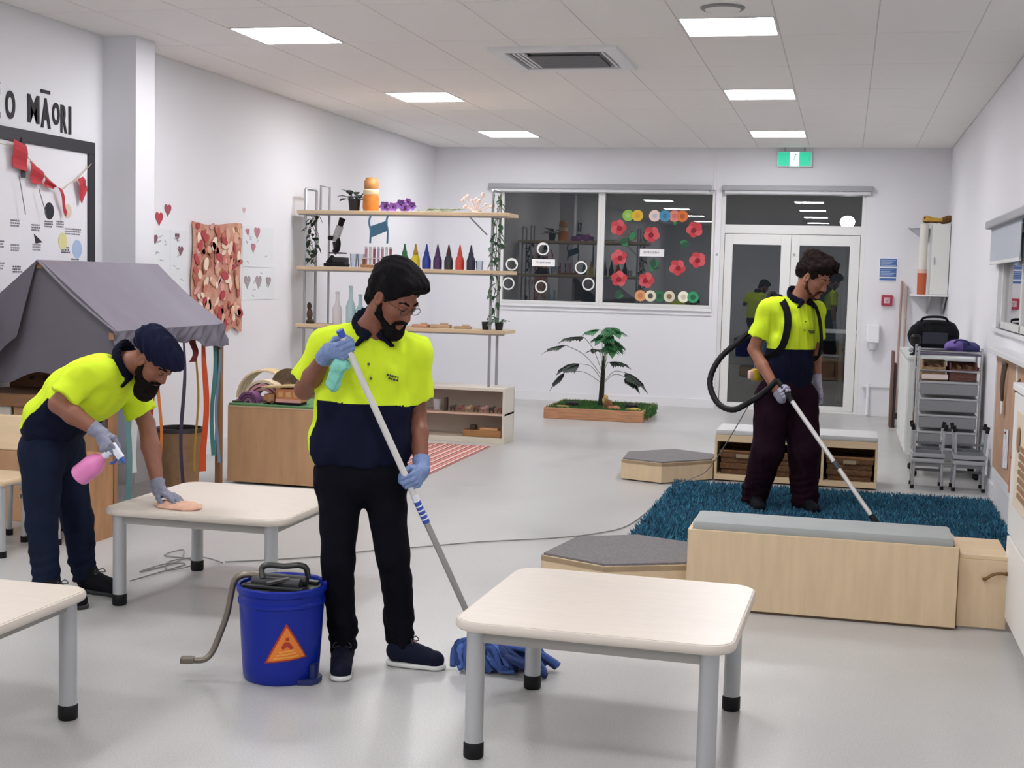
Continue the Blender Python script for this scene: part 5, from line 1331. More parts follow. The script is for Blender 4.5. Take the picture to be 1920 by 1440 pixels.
# drawer trolley, white counter and what stands on them
t = thing('drawer_trolley', 'tall metal trolley with smoky clear drawers behind the stools', 'trolley', (.87, 11.85, 0))
TX0, TX1, TY0, TY1 = .62, 1.12, 11.66, 12.12
fr_ = MB()
for x in (TX0, TX1):
    for y in (TY0, TY1): fr_.cyl((x, y, .06), (x, y, 1.10), .011, n=10)
fr_.build('frame', CHROME, t, True)
for z in (.10, .90, 1.06):
    MB().tube([(TX0, TY0, z), (TX1, TY0, z), (TX1, TY1, z), (TX0, TY1, z)], .009, 8, closed=True).build('rail', CHROME, t, True)
SMOKE = mat('drawer_smoke', '8d8f92', .3); 
for i, z in enumerate((.14, .28, .42, .56, .70)):
    MB().box((TX0+.02, TY0-.004, z), (TX1-.02, TY0+.012, z+.095), .012).box((TX0+.025, TY0+.012, z), (TX1-.025, TY1-.02, z+.012)).build('drawer', SMOKE, t)
    MB().box((TX0+.012, TY0-.012, z+.094), (TX1-.012, TY1-.01, z+.112), .006).build('drawer_lip', mat('lip_pale', 'b5b7ba', .35), t)
MB().box((TX0+.01, TY0-.005, .80), (TX1-.01, TY1-.01, .815)).build('tray_shelf', SMOKE, t)
for x in (TX0, TX1):
    for y in (TY0, TY1): MB().lathe((x, y, 0), [(.01, 0), (.028, .012), (.028, .045), (.01, .06)], 12).build('castor', BLACK, t, True)
MB().box((TX0+.01, TY0, 1.03), (TX1-.01, TY1, 1.045), .004).build('top_tray', mat('tray_purple', '5b5468', .5), t)
MB().box((TX0+.03, TY0-.008, .83), (TX0+.24, TY0-.002, .87)).build('label_strip', mat('strip_pink', 'e2d3cf', .6), t)
for x0, x1, z0, z1, c, nm, lab in ((TX0+.03, TX0+.22, .817, .98, 'a08464', 'tan_basket', 'tan open basket on the upper shelf of the drawer trolley'), (TX0+.25, TX1-.03, .817, .97, '6e4840', 'red_brown_basket', 'red brown open basket on the upper shelf of the drawer trolley')):
    b = thing('shelf_basket', lab, 'basket', ((x0+x1)/2, TY0+.15, z0), 'baskets on the trolley')
    m = mat(nm, c, .8, var=(30, .35, (1, 1, 3)), bump=(100, .8))
    MB().box((x0, TY0+.02, z0), (x1, TY0+.035, z1-.05), .004).box((x0, TY0+.30, z0), (x1, TY0+.315, z1), .004).box((x0, TY0+.035, z0), (x0+.015, TY0+.30, z1), .004).box((x1-.015, TY0+.035, z0), (x1, TY0+.30, z1), .004).box((x0, TY0+.035, z0), (x1, TY0+.30, z0+.012)).build('basket_body', m, b)
    for i in range(5): MB().cbox((x0+.03+i*(x1-x0-.06)/4, TY0+.12, z0+.08), (.028, .09, .10), .008, (.2, .1*i, .2*i)).build('wood_piece', mat('wood_piece_%d' % (i % 2), '8a6a46' if i % 2 else '5c3832', .7), b)
t = thing('cloth_bag', 'purple and blue cloth bag lying on top of the trolley', 'bag', (.98, 11.85, 1.045))
s = SDF().ell((.93, 11.86, 1.10), (.10, .12, .06), k=0).ell((1.03, 11.88, 1.085), (.09, .12, .05), k=.03).ell((.98, 11.82, 1.11), (.07, .07, .05), k=.03).disp(lambda P: .008*wob(P, 40, 4)).plane((0, 0, 1.047), (0, 0, -1))
s.mesh('bag_body', [mat('bag_purple', '6f5aa0', .8), mat('bag_indigo', '35356b', .8)], .009, t, lambda c: (c[:, 0] > .975))
MB().tube(smoothpath([(.90, 11.78, 1.13), (.93, 11.72, 1.16), (1.0, 11.72, 1.15), (1.03, 11.78, 1.12)], 4), .008, 7).build('strap', mat('bag_indigo', '35356b', .8), t, True)
t = thing('white_counter', 'white counter unit behind the drawer trolley', 'counter', (.87, 13.4, 0))
MB().box((.585, 12.5, .08), (XR-.02, 14.3, .94), .003).build('carcass', mat('counter_white', 'd9dcda', .45), t)
MB().box((.565, 12.48, .94), (XR-.02, 14.32, .972), .006).build('worktop', mat('counter_top', 'd3d8d6', .3), t)
MB().box((.62, 12.52, 0), (XR-.02, 14.28, .08)).build('plinth', mat('plinth_grey', 'b9b9b6', .5), t)
for y0 in (12.52, 13.12, 13.72): MB().box((.572, y0, .10), (.585, y0+.57, .92), .003).build('door', mat('counter_white', 'd9dcda', .45), t)
t = thing('black_bag', 'big black equipment bag standing on the white counter', 'bag', (.82, 13.3, .972))
s = SDF().cone((.72, 13.3, 1.06), (.97, 13.3, 1.06), .085, .085, lat=(0, 0, 1), fac=1.0).ell((.84, 13.3, 1.15), (.225, .16, .165), k=.03).ell((.66, 13.22, 1.13), (.07, .09, .11), k=.03).disp(lambda P: .006*wob(P, 30, 2)).plane((0, 0, .974), (0, 0, -1)).plane((0, 0, 1.285), (0, 0, 1), .03)
s.mesh('bag_body', mat('bag_black', '121317', .8, spec=.15), .011, t)
MB().tube(smoothpath([(.70, 13.17, 1.27), (.74, 13.15, 1.31), (.90, 13.15, 1.315), (.95, 13.17, 1.27)], 4), .012, 7).build('grip', mat('bag_black', '121317', .8, spec=.15), t, True)
MB().box((.72, 13.125, 1.06), (.95, 13.15, 1.17), .012).build('front_pocket', mat('bag_navy', '1b1e2c', .7), t)
t = thing('camera_stand', 'small black object on the end of the white counter below the bag', 'device', (.64, 12.7, .972))
MB().lathe((.64, 12.70, .972), [(.02, 0), (.05, 0), (.05, .01), (.02, .03), (.018, .09), (.045, .11), (.05, .17), (.03, .19)], 18).build('body', BLACK, t, True)
MB().ell((.60, 12.68, 1.02), (.022, .022, .022), 10).build('knob', mat('knob_grey', '9a9da0', .4), t, True)

# broom handles and a board leaning by the counter
for x, z1, c, lab in ((.64, 1.66, 'a98a80', 'long pinkish wooden handle leaning on the back wall'), (.70, 1.60, 'b79d8c', 'second wooden handle leaning on the back wall beside the first')):
    t = thing('broom', lab, 'broom', (x, YB-.2, 0), 'brooms on the back wall')
    MB().cyl((x, YB-.20, .06), (x+.015, YB-.03, z1), .014, n=12).build('handle', mat('handle_'+c, c, .5), t, True)
    MB().box((x-.028, YB-.24, .0), (x+.028, YB-.16, .07), .008).build('brush_head', mat('brush_dark', '3d2f2c', .8), t)
t = thing('wooden_board', 'narrow dark brown board standing beside the counter', 'board', (.60, 15.6, 0))
MB().box((.54, 15.58, 0), (.57, 15.90, .86), .004).build('board', mat('board_brown', '6a4f45', .6, var=(4, .2, (8, 8, 1))), t)
MB().box((.575, 15.58, 0), (.60, 15.90, .72), .004).build('back_board', mat('board_black', '2a2526', .6), t)

# shelf on the far right with the box, tube and yellow toy
t = thing('corner_shelf', 'white corner shelf on brackets at the back right of the room', 'shelf', (.9, 16.6, 1.5))
MB().box((.745, 16.25, 1.485), (XR, YB, 1.505), .003).build('board', W_TRIM, t)
MB().prism([(.95, YB, 1.485), (.95, 16.35, 1.485), (.95, YB, 1.27)], (.02, 0, 0)).build('bracket', mat('bracket_grey', 'a6a6a4', .6), t)
MB().prism([(1.12, YB, 1.485), (1.12, 16.35, 1.485), (1.12, YB, 1.27)], (.02, 0, 0)).build('bracket', mat('bracket_grey', 'a6a6a4', .6), t)
t = thing('wall_cabinet', 'white box cabinet standing on the corner shelf', 'cabinet', (1.05, 16.6, 1.505))
MB().box((.95, 16.38, 1.505), (XR-.005, YB-.01, 2.33), .004).build('carcass', mat('cabinet_cream', 'dedfdb', .5), t)
MB().box((.955, 16.366, 1.51), (XR-.01, 16.38, 2.325), .003).build('door', mat('cabinet_cream', 'dedfdb', .5), t)
MB().cbox((.985, 16.36, 1.9), (.01, .02, .09), .003).build('handle', GREY_METAL, t)
t = thing('wall_bracket', 'grey slanted bracket fixed on the wall beside the white cabinet', 'bracket', (.78, YB, 2.25))
MB().prism([(.70, YB-.01, 2.29), (.86, YB-.01, 2.29), (.86, YB-.01, 2.17)], (0, -.18, 0)).build('plate', mat('bracket_blue', 'b2b6bf', .6), t)
MB().box((.69, YB-.21, 2.29), (.95, YB-.005, 2.305), .003).build('shelf_plate', W_TRIM, t)
t = thing('orange_cup', 'tall orange cup on the corner shelf in front of the white cabinet', 'cup', (.86, 16.42, 1.505))
MB().lathe((.86, 16.42, 1.505), [(.02, 0), (.05, 0), (.054, .25), (.050, .25), (.047, .02), (.01, .02)], 24).build('cup', mat('cup_orange', 'b5592f', .45), t, True)
MB().lathe((.86, 16.42, 1.70), [(.049, 0), (.052, .0), (.055, .10), (.05, .10)], 24).build('pink_sleeve', mat('sleeve_pink', 'd8b4a8', .6), t, True)
tag(MB().lathe((.86, 16.42, 1.53), [(.01, 0), (.046, 0), (.048, .80), (.043, .80), (.04, .01), (.01, .012)], 24).build('card_tube', mat('tube_cream', 'd9d6cc', .7), None, True, loc=(.86, 16.42, 1.53)), 'tall cream card tube standing in the orange cup', 'tube')
t = thing('yellow_toy', 'yellow and brown knitted toy lying on top of the white cabinet', 'toy', (1.0, 16.5, 2.33))
s = SDF().cone((.88, 16.44, 2.385), (.98, 16.46, 2.372), .045, .03, k=.02).cone((.98, 16.46, 2.372), (1.08, 16.48, 2.375), .026, .028, k=.02).cone((1.08, 16.48, 2.375), (1.14, 16.5, 2.395), .04, .042, k=.02).disp(lambda P: .005*wob(P, 120, 1))
s.mesh('toy_body', [mat('toy_yellow', 'd0a544', .8), mat('toy_brown', '6b4a20', .8)], .006, t, lambda c: (c[:, 2] < 2.362) | (c[:, 0] > 1.06))
MB().ell((.86, 16.40, 2.40), (.012, .01, .012), 8).build('button_eye', BLACK, t, True)

# ------------------------------------------------------------------ far left: wooden chair and grey stools
t = thing('wooden_chair', 'small wooden chair with grey metal legs at the left edge', 'chair', (-4.50, 6.45, 0))
MB().box((-4.72, 6.25, .395), (-4.36, 6.62, .425), .012).build('seat', WOODX, t)
MB().cbox((-4.55, 6.63, .64), (.34, .025, .20), .01, (-.12, 0, 0)).build('backrest', WOODX, t)
for x, y in ((-4.69, 6.28), (-4.39, 6.28), (-4.69, 6.59), (-4.39, 6.59)):
    g = MB().cyl((x, y, .03), (x, y, .40 if y < 6.5 else .62), .020, n=14).build('leg', LEGM, t, True)
    MB().cyl((x, y, 0), (x, y, .035), .024, n=14).build('rubber_foot', BLACK, g, True)
for i, (x, y, lab) in enumerate(((-4.62, 6.95, 'grey stool beside the wooden chair, towards the playhouse'), (-4.42, 6.80, 'grey stool right behind the turbaned man\'s calf'))):
    t = thing('grey_stool', lab, 'stool', (x, y, 0), 'grey stools at the left edge')
    MB().box((x-.13, y-.13, .30), (x+.13, y+.13, .33), .012).build('seat', PLG_, t, True)
    for sx in (-1, 1):
        for sy in (-1, 1):
            g = MB().cyl((x+sx*.11, y+sy*.11, .03), (x+sx*.105, y+sy*.105, .30), .016, n=12).build('leg', LEGM, t, True)
            MB().cyl((x+sx*.11, y+sy*.11, 0), (x+sx*.11, y+sy*.11, .035), .021, n=12).build('rubber_foot', BLACK, g, True)
    MB().box((x-.11, y-.006, .20), (x+.11, y+.006, .225)).build('crossbar', mat('stool_apron', '6f7175', .5), t)
# ------------------------------------------------------------------ people
def V3(*a): return np.array(a, float)
def un(v): v = np.array(v, float); return v/np.linalg.norm(v)

HIVIS = mat('hi_vis_yellow', 'd0ea30', .85, bump=(500, .15), spec=.2)
NAVY = mat('shirt_navy', '12152a', .9, bump=(500, .15), spec=.12)

def hand_caps(wr, d, n, s, curl, sc=1., spread=.0, thumb=None):
    """capsules of a five-fingered hand: d to the fingertips, n out of the palm, s to the thumb side"""
    wr, d, n, s = map(lambda v: np.array(v, float), (wr, d, n, s)); out = []
    for i, (o, L) in enumerate(((.029, .95), (.0105, 1.06), (-.009, .98), (-.027, .78))):
        p = wr+sc*(d*(.088-.004*abs(i-1)-.004*(i == 3))+s*o)
        out.append((wr+sc*(d*.03+s*o*.55), p, .0125*sc, .0105*sc))
        a = 0.; sp = spread*(1.2-i*.8)
        for ln_, c, r0, r1 in ((.043, curl[i][0], .0100, .0092), (.027, curl[i][1], .0092, .0085), (.021, curl[i][2], .0085, .0072)):
            a += math.radians(c); q = p+sc*L*ln_*(un(d*math.cos(a)+n*math.sin(a)+s*sp)); out.append((p, q, r0*sc, r1*sc)); p = q
    t0 = wr+sc*(d*.022+s*.022+n*.006)
    T = thumb if thumb is not None else [t0+sc*(d*.030+s*.026+n*.012), t0+sc*(d*.062+s*.034+n*.022), t0+sc*(d*.088+s*.034+n*.026)]
    out.append((t0, T[0], .015*sc, .0125*sc)); out.append((T[0], T[1], .0125*sc, .0105*sc)); out.append((T[1], T[2], .0105*sc, .0088*sc))
    return out
def palm_ops(S, wr, d, n, s, sc, g=0.):
    wr = np.array(wr); S.cone(wr+sc*d*.016, wr+sc*d*.074, (.0145+g)*sc, (.0135+g)*sc, k=.012, lat=s, fac=2.55)
GRIP = [(58, 82, 50)]*4

def grip_frame(G, axis, right, d=None, fore=None, sc=1.):
    s = un(axis); f = un(d if d is not None else fore); d = un(f-s*(f@s)); n = np.cross(s, d) if right else np.cross(d, s)
    wr = np.array(G)-sc*(d*.092+n*.026)
    K = wr+sc*d*.088
    th = [wr+sc*(d*.045+s*.040+n*.022), wr+sc*(d*.080+s*.034+n*.046), wr+sc*(d*.104+s*.022+n*.048)]
    return dict(wr=wr, d=d, n=n, s=s, curl=GRIP, sc=sc, thumb=th)
def open_frame(wr, d, n, right, curl, sc=1., spread=.08):
    d = un(d); n = un(np.array(n)-d*(np.array(n)@d)); s = np.cross(d, n) if right else np.cross(n, d)
    return dict(wr=np.array(wr, float), d=d, n=n, s=s, curl=curl, sc=sc, spread=spread)

def build_person(label, J, o):
    """one continuous body, with clothes, hair and gloves as its parts"""
    J = {k: np.array(v, float) for k, v in J.items()}
    base = o['base']; P = thing('person', label, 'person', base)
    lat = un(J['shL']-J['shR']); SK = mat('skin_'+o['id'], o['skin'], .5, var=(30, .05), bump=(180, .08))
    Hf = un(o['face']); Hl = un(np.cross((0, 0, 1.), Hf)); Hu = np.cross(Hf, Hl)
    if 'tilt' in o:
        c_, s_ = math.cos(o['tilt']), math.sin(o['tilt']); Hl, Hu = Hl*c_+Hu*s_, Hu*c_-Hl*s_
    HC = J['head']; hs = o.get('hs', 1.); A = [Hf, Hl, Hu]
    h = lambda x, y, z: HC+hs*(Hf*x+Hl*y+Hu*z)
    hands = o['hands']; wr = {k: hands[k]['wr'] for k in hands}
    # ---- body
    B = SDF()
    B.cone(J['pelvis']+V3(0, 0, .04), J['waist'], .088, .095, lat=lat, fac=1.35, k=.03).cone(J['waist'], J['chest'], .10, .105, lat=lat, fac=1.45, k=.04)
    B.cone(J['chest'], J['neck'], .09, .055, lat=lat, fac=1.3, k=.04)
    for s in 'RL':
        B.cone(J['neck']*.55+J['sh'+s]*.45-.0*Hu, J['sh'+s], .040, .046, k=.03)
        B.cone(J['sh'+s], J['el'+s], .05, .040, k=.02).cone(J['el'+s], J['el'+s]*.65+wr[s]*.35, .040, o.get('fr', .042), k=.015).cone(J['el'+s]*.65+wr[s]*.35, wr[s], o.get('fr', .042), .026, k=.015)
        B.cone(J['hip'+s], J['knee'+s], .078, .054, k=.03).cone(J['knee'+s], J['ank'+s], .054, .036, k=.02)
        sh = o['shoes'][s]; B.cone(J['ank'+s], np.array([*sh[1][:2], .03])*.7+np.array([*sh[0][:2], .03])*.3, .034, .026, k=.02)
        H = hands[s]; palm_ops(B, H['wr'], H['d'], H['n'], H['s'], H['sc'], -.003)
        for a, b, r0, r1 in hand_caps(**H): B.cone(a, b, r0-.0025, r1-.0025, k=.004)
    B.cone(J['neck'], h(-.03, 0, -.05), .060, .056, k=.03)
    B.ell(h(-.010, 0, .032), hs*V3(.099, .077, .090), A, k=.02).ell(h(.022, 0, -.038), hs*V3(.074, .063, .082), A, k=.03)
    for y in (-1, 1):
        B.cone(h(.0, y*.050, -.055), h(.066, y*.014, -.100), .020*hs, .020*hs, k=.02)
        B.ell(h(.062, y*.040, -.028), hs*V3(.022, .020, .018), A, k=.02)
        B.ell(h(.101, y*.031, .004), hs*V3(.016, .017, .012), A, k=.012, mode='sub')
        B.ell(h(.097, y*.012, -.043), hs*V3(.010, .008, .008), A, k=.008)
        B.ell(h(-.004, y*.080, -.010), hs*V3(.022, .010, .036), A, k=.006)
        B.ell(h(.002, y*.087, -.008), hs*V3(.010, .006, .018), A, k=.004, mode='sub')
    B.cone(h(.086, -.036, .020), h(.086, .036, .020), .012*hs, .012*hs, k=.014)
    B.cone(h(.092, 0, .008), h(.110, 0, -.037), .0085*hs, .0135*hs, k=.010)
    B.ell(h(.083, 0, -.100), hs*V3(.020, .026, .018), A, k=.015)
    B.mesh('body', SK, .0058, P)
    lips = SDF().ell(h(.092, 0, -.0665), hs*V3(.011, .024, .0055), A, k=.002).ell(h(.091, 0, -.0755), hs*V3(.011, .021, .006), A, k=.002)
    lips.mesh('lips', mat('lips_'+o['id'], o['lips'], .45), .0028, P, pad=.01)
    DK = mat('hair_'+o['id'], o['hair'], .8, var=(60, .3), bump=(120, .5, (1, 1, .3)), spec=.12)
    for y in (-1, 1):
        e = MB().ell(h(.0835, y*.031, .0015), (.0115*hs, .0125*hs, .0075*hs), 12, Matrix(np.array(A).T.tolist()))
        e = e.build('eye', mat('eye_white', 'd9d2cc', .25), P, True)
        MB().ell(h(.0935, y*.031, -.001), (.0025*hs, .0055*hs, .0055*hs), 10, Matrix(np.array(A).T.tolist())).build('iris', mat('iris_brown', '23150f', .2), e, True)
        SDF().cone(h(.0985, y*.014, .022), h(.093, y*.034, .029), .0042, .0046, k=.003).cone(h(.093, y*.034, .029), h(.078, y*.052, .022), .0046, .003, k=.003).mesh('eyebrow', DK, .0026, P, pad=.008)
        Ld = SDF().ell(h(.0845, y*.031, .0015), hs*V3(.0135, .0150, .0098), A, k=0).plane(h(.09, 0, -.0030), -Hu-Hf*.25)
        Ld.mesh('eyelid', SK, .0022, P, pad=.008)
        g = MB().tube([h(.0935, y*.019, -.0025), h(.0985, y*.027, -.0045), h(.0975, y*.036, -.0045), h(.0895, y*.0445, -.002)], .0014*hs, 6); g.build('eyelash', DK, P, True)
    # ---- hair / turban / beard
    if 'turban' in o:
        T = SDF().ell(h(-.010, 0, .060), hs*V3(.126, .100, .070), A, k=.02).ell(h(.055, 0, .058), hs*V3(.080, .080, .046), A, k=.03).ell(h(-.080, 0, .045), hs*V3(.070, .088, .066), A, k=.03)
        T.plane(h(.07, 0, .034), Hf*.42-Hu*.90, .012)
        def fold(Q):
            q = [Q[i]-f32(HC[i]) for i in range(3)]; lz = sum(q[i]*f32(Hu[i]) for i in range(3)); ly = sum(q[i]*f32(Hl[i]) for i in range(3)); lx = sum(q[i]*f32(Hf[i]) for i in range(3))
            return .0030*np.sin((lz*1.0-np.abs(ly)*.55+lx*.45)*150+2*np.sin(lx*22))+.002*np.sin((lz*.7+lx*.7-ly*.2)*120)
        T.disp(fold).mesh('turban', mat('turban_navy', '15182f', .9, bump=(300, .2), spec=.1), .004, P)
    else:
        T = SDF().ell(h(-.014, 0, .050), hs*V3(.107, .088, .096)*o.get('hv', 1.), A, k=.02)
        for x, y, z, a, b, c in o['locks']: T.ell(h(x, y, z), hs*V3(a, b, c), A, k=.025)
        T.plane(h(.080, 0, .055), Hf*.80-Hu*.60, .012).plane(h(0, 0, -.096), -Hu*.95+Hf*.3, .01)
        for y in (-1, 1): T.ell(h(.004, y*.090, -.014), hs*V3(.028, .022, .040), A, k=.006, mode='sub')
        T.disp(lambda Q: o['curl'][0]*wob(Q, o['curl'][1], 5)).mesh('hair', DK, .0042, P)
    Bd = SDF(); bl = o['beard']
    for y in (-1, 1):
        Bd.cone(h(.004, y*.066, -.020), h(.018, y*.060, -.070), .011*bl, .016*bl, k=.012).cone(h(.018, y*.060, -.070), h(.072, y*.024, -.112), .016*bl, .021*bl, k=.014)
        Bd.cone(h(.106, y*.006, -.056), h(.090, y*.030, -.070), .0072, .0066, k=.004).cone(h(.090, y*.030, -.070), h(.080, y*.032, -.100), .0066, .012*bl, k=.006)
    Bd.ell(h(.080, 0, -.112), hs*V3(.026, .032, .024)*bl, A, k=.012)
    for x, y, z, a, b, c in o.get('beard_more', ()): Bd.ell(h(x, y, z), hs*V3(a, b, c), A, k=.03)
    Bd.disp(lambda Q: .0022*wob(Q, 160, 8)).mesh('beard', mat('beard_'+o['id'], o['beardcol'], .85, var=(60, .3), bump=(140, .5), spec=.1), .0036, P, pad=.012)
    if o.get('glasses'):
        g = MB()
        for y in (-1, 1):
            g.tube([h(.108+.002*math.cos(k*.45), y*.033+.021*math.cos(k*.4488), -.002+.016*math.sin(k*.4488)) for k in range(14)], .0013, 6, closed=True)
            g.tube([h(.106, y*.054, .004), h(.06, y*.078, .006), h(-.01, y*.083, .004)], .0013, 6)
        g.tube([h(.109, -.012, .002), h(.113, 0, .005), h(.109, .012, .002)], .0013, 6)
        g.build('glasses', mat('glasses_metal', '4a4644', .3, .8), P, True)
    # ---- polo shirt: yellow above, navy below, yellow again at the back and one side
    S = SDF(); tr = o['torso']
    pts = tr['pts']
    for (a, ra, fa), (b, rb, fb) in zip(pts[:-1], pts[1:]):
        S.cone(a, b, ra, rb, lat=tr.get('lat', lat), fac=(fa+fb)/2, k=.05)
    for s in 'RL':
        S.cone(J['neck']*.5+J['sh'+s]*.5-V3(0, 0, .012), J['sh'+s], .072, .068, k=.05)
        e = J['sh'+s]+(J['el'+s]-J['sh'+s])*o['sleeve'][s]; dd = un(J['el'+s]-J['sh'+s])
        S.cone(J['sh'+s], e+dd*.03, .068, o.get('sr', .074), k=.035, cut=(e, dd))
    S.plane(*tr['hem'], k=.01)
    for s in 'RL':
        pass
    S.ell(J['neck']+Hu*0+V3(0, 0, .055), (.066, .066, .055), k=.01, mode='sub')
    S.disp(lambda Q: .0065*wob(Q, 22, o['seed'])+.0045*wob((Q[0]*1.0, Q[1]*1.0, Q[2]*.35), 62, o['seed']+1))
    S.mesh('polo_shirt', [HIVIS, NAVY], .0062, P, tr['mat'])
    # collar and placket
    nk = J['neck']; cf = un(np.array(o['front'])); cu = un(o.get('collar_up', (0, 0, 1.))); cl = np.cross(cu, cf)
    K = SDF(); ring = []; cr = o.get('cr', .070)
    for k in range(21):
        a = math.radians(22+316*k/20); bk_ = .5-.5*math.cos(a)      # 0 at the throat, 1 at the nape
        ring.append((nk+cu*(-.014+.074*bk_)+cf*math.cos(a)*cr+cl*math.sin(a)*cr*.96, 1.8+1.5*bk_))
    for (a, fa), (b, fb) in zip(ring[:-1], ring[1:]): K.cone(a, b, .0115, .0115, k=.004, lat=cu, fac=(fa+fb)/2)
    for y, e in ((1, ring[0][0]), (-1, ring[-1][0])):
        K.cone(e+cl*y*.004, e-cu*.040+cl*y*.040+cf*.016, .011, .0065, k=.008, lat=cl, fac=2.2)
    K.mesh('collar', mat('collar_navy', '0f1122', .9, spec=.12), .0045, P)
    if 'placket' in o:
        g = MB()
        for p in o['placket']: g.ell(p, (.006, .006, .006), 8)
        g.build('button', mat('button_dark', '3c4a2a', .4), P, True)
    if 'logo' in o:
        c, r, u2, nn = o['logo']; g = MB(); c = V3(*c)
        for i, (w, z) in enumerate(((.05, 0), (.036, -.012))):
            x = -w/2
            k = 0
            while x < w/2:
                ww = (.008, .005, .010)[k % 3]; a = c+un(r)*x+un(u2)*z; g.bar(a+un(nn)*.001, a+un(r)*ww+un(nn)*.001, .004, .008); x += ww+.003; k += 1
        g.build('chest_logo', mat('logo_dark', '2a3020', .6), P)
    # ---- trousers
    T = SDF(); r = o['legs']
    T.cone(J['pelvis']+un(J['waist']-J['pelvis'])*.06, J['pelvis'], r['hip'], r['hip'], lat=lat, fac=r.get('hf', 1.45), k=.05)
    T.cone(J['hipR']-V3(0, 0, .015), J['hipL']-V3(0, 0, .015), r['hip']*.92, r['hip']*.92, k=.04)
    for s in 'RL':
        T.cone(J['hip'+s], J['knee'+s], r['thigh'], r['knee'], k=.03).cone(J['knee'+s], J['ank'+s], r['knee'], r['hem'], k=.02, cut=(J['ank'+s]+V3(0, 0, r['cut'][s]), J['ank'+s]-J['knee'+s]))
    def creases(Q):
        low = np.clip((.34-Q[2])/.25, 0, 1)
        return .004*wob(Q, 24, 31)+low*.010*wob((Q[0]*.55, Q[1]*.55, Q[2]*1.0), 70, 33)+.003*wob((Q[0], Q[1], Q[2]*.5), 55, 35)
    T.disp(creases).mesh('trousers', mat('trousers_'+o['id'], o['trousers'], .92, bump=(400, .15), var=(5, .12), spec=.1), .0062, P)
    # ---- shoes
    for s in 'RL':
        he, to = [np.array([*q[:2], 0.]) for q in o['shoes'][s]]; t = un(to-he); l = np.array([-t[1], t[0], 0]); L = np.linalg.norm(to-he); z = V3(0, 0, 1); b0 = o.get('gz', 0.)
        U = SDF().cone(he+t*.045+z*(.058+b0), to-t*.050+z*(.036+b0), .041, .037, k=.02, lat=l, fac=1.12).cone(he+t*.045+z*(.06+b0), he+t*.062+z*(.105+b0), .040, .043, k=.02).cone(he+t*.07+z*(.085+b0), he+t*L*.62+z*(.055+b0), .032, .028, k=.02, lat=l, fac=1.1)
        U.ell(he+t*.058+z*(.135+b0), (.036, .036, .03), k=.006, mode='sub').plane(z*(.013+b0), -z, .004)
        U.disp(lambda Q: .0012*wob(Q, 150, 3)); so = U.mesh('shoe', mat('shoe_'+o['id'], o['shoecol'], .85, bump=(300, .3), spec=.15), .0045, P)
        W = SDF().cone(he+t*.042+z*(.014+b0), he+t*L*.45+z*(.012+b0), .043, .040, k=.02, lat=l, fac=1.03).cone(he+t*L*.45+z*(.012+b0), to-t*.048+z*(.014+b0), .040, .042, k=.02, lat=l, fac=1.05).plane(z*(.002+b0), -z, .002).plane(z*(.0205+b0), z, .005)
        W.mesh('sole', mat('sole_'+o['id'], o['solecol'], .5), .0045, so)
        g = MB()
        for i in range(4):
            c = he+t*(L*(.42+.075*i))+z*(.096-.011*i+b0); g.tube([c-l*.026-z*.010, c-l*.012+z*.002, c+l*.012+z*.002, c+l*.026-z*.010], .0028, 6)
        c = he+t*(L*.40)+z*(.105+b0)
        for y in (-1, 1): g.tube(smoothpath([c, c+l*y*.025+z*.014+t*.01, c+l*y*.036-z*.004+t*.02, c+l*y*.004+t*.006], 4), .0025, 6)
        g.build('lace', mat('lace_'+o['id'], o.get('lacecol', '23242c'), .7), so, True)
    # ---- gloves
    for s in 'RL':
        H = hands[s]; G = SDF(); palm_ops(G, H['wr'], H['d'], H['n'], H['s'], H['sc'])
        fo = un(J['el'+s]-H['wr'])
        G.cone(H['wr']+H['d']*.02, H['wr'], .024, .029, k=.02).cone(H['wr'], H['wr']+fo*.055, .030, .037, k=.01, cut=(H['wr']+fo*.055, fo))
        for a, b, r0, r1 in hand_caps(**H): G.cone(a, b, r0, r1, k=.0045)
        G.disp(lambda Q: .0011*wob(Q, 130, 6)+.0008*wob(Q, 260, 7)); G.mesh('glove', mat('glove_'+o['id'], o['glove'], .42, bump=(160, .35), var=(40, .10)), .0033, P)
    return P

# ---------- the man mopping at the front
AX = un(V3(-1.626, 4.92, .784)-V3(-1.811, 4.72, 1.314)); G1 = V3(-1.811, 4.72, 1.314); G2 = V3(-1.626, 4.92, .784)
JA = dict(pelvis=(-1.847, 5.0, .80), hipR=(-1.935, 4.975, .79), hipL=(-1.770, 5.035, .79), kneeR=(-1.914, 4.92, .444), kneeL=(-1.716, 5.02, .46), ankR=(-1.914, 4.985, .095), ankL=(-1.705, 5.105, .105),
          waist=(-1.850, 5.0, 1.0), chest=(-1.825, 5.01, 1.19), neck=(-1.806, 4.985, 1.368), head=(-1.700, 4.925, 1.510), shR=(-1.985, 4.96, 1.305), elR=(-2.085, 4.965, 1.125), shL=(-1.668, 5.08, 1.285), elL=(-1.672, 5.14, 1.03))
JA = {k: np.array(v) for k, v in JA.items()}
latA = un(V3(.313, .13, 0)); frA = un(V3(.38, -.92, 0))
def matA(c):
    q = c-JA['chest']; l = q@latA; g = q@frA
    navy = (c[:, 2] < 1.085-.05*l) & ~((l < -.150) & (g < .035)) & ~(g < -.09)
    return navy & (np.abs(l) < .235)
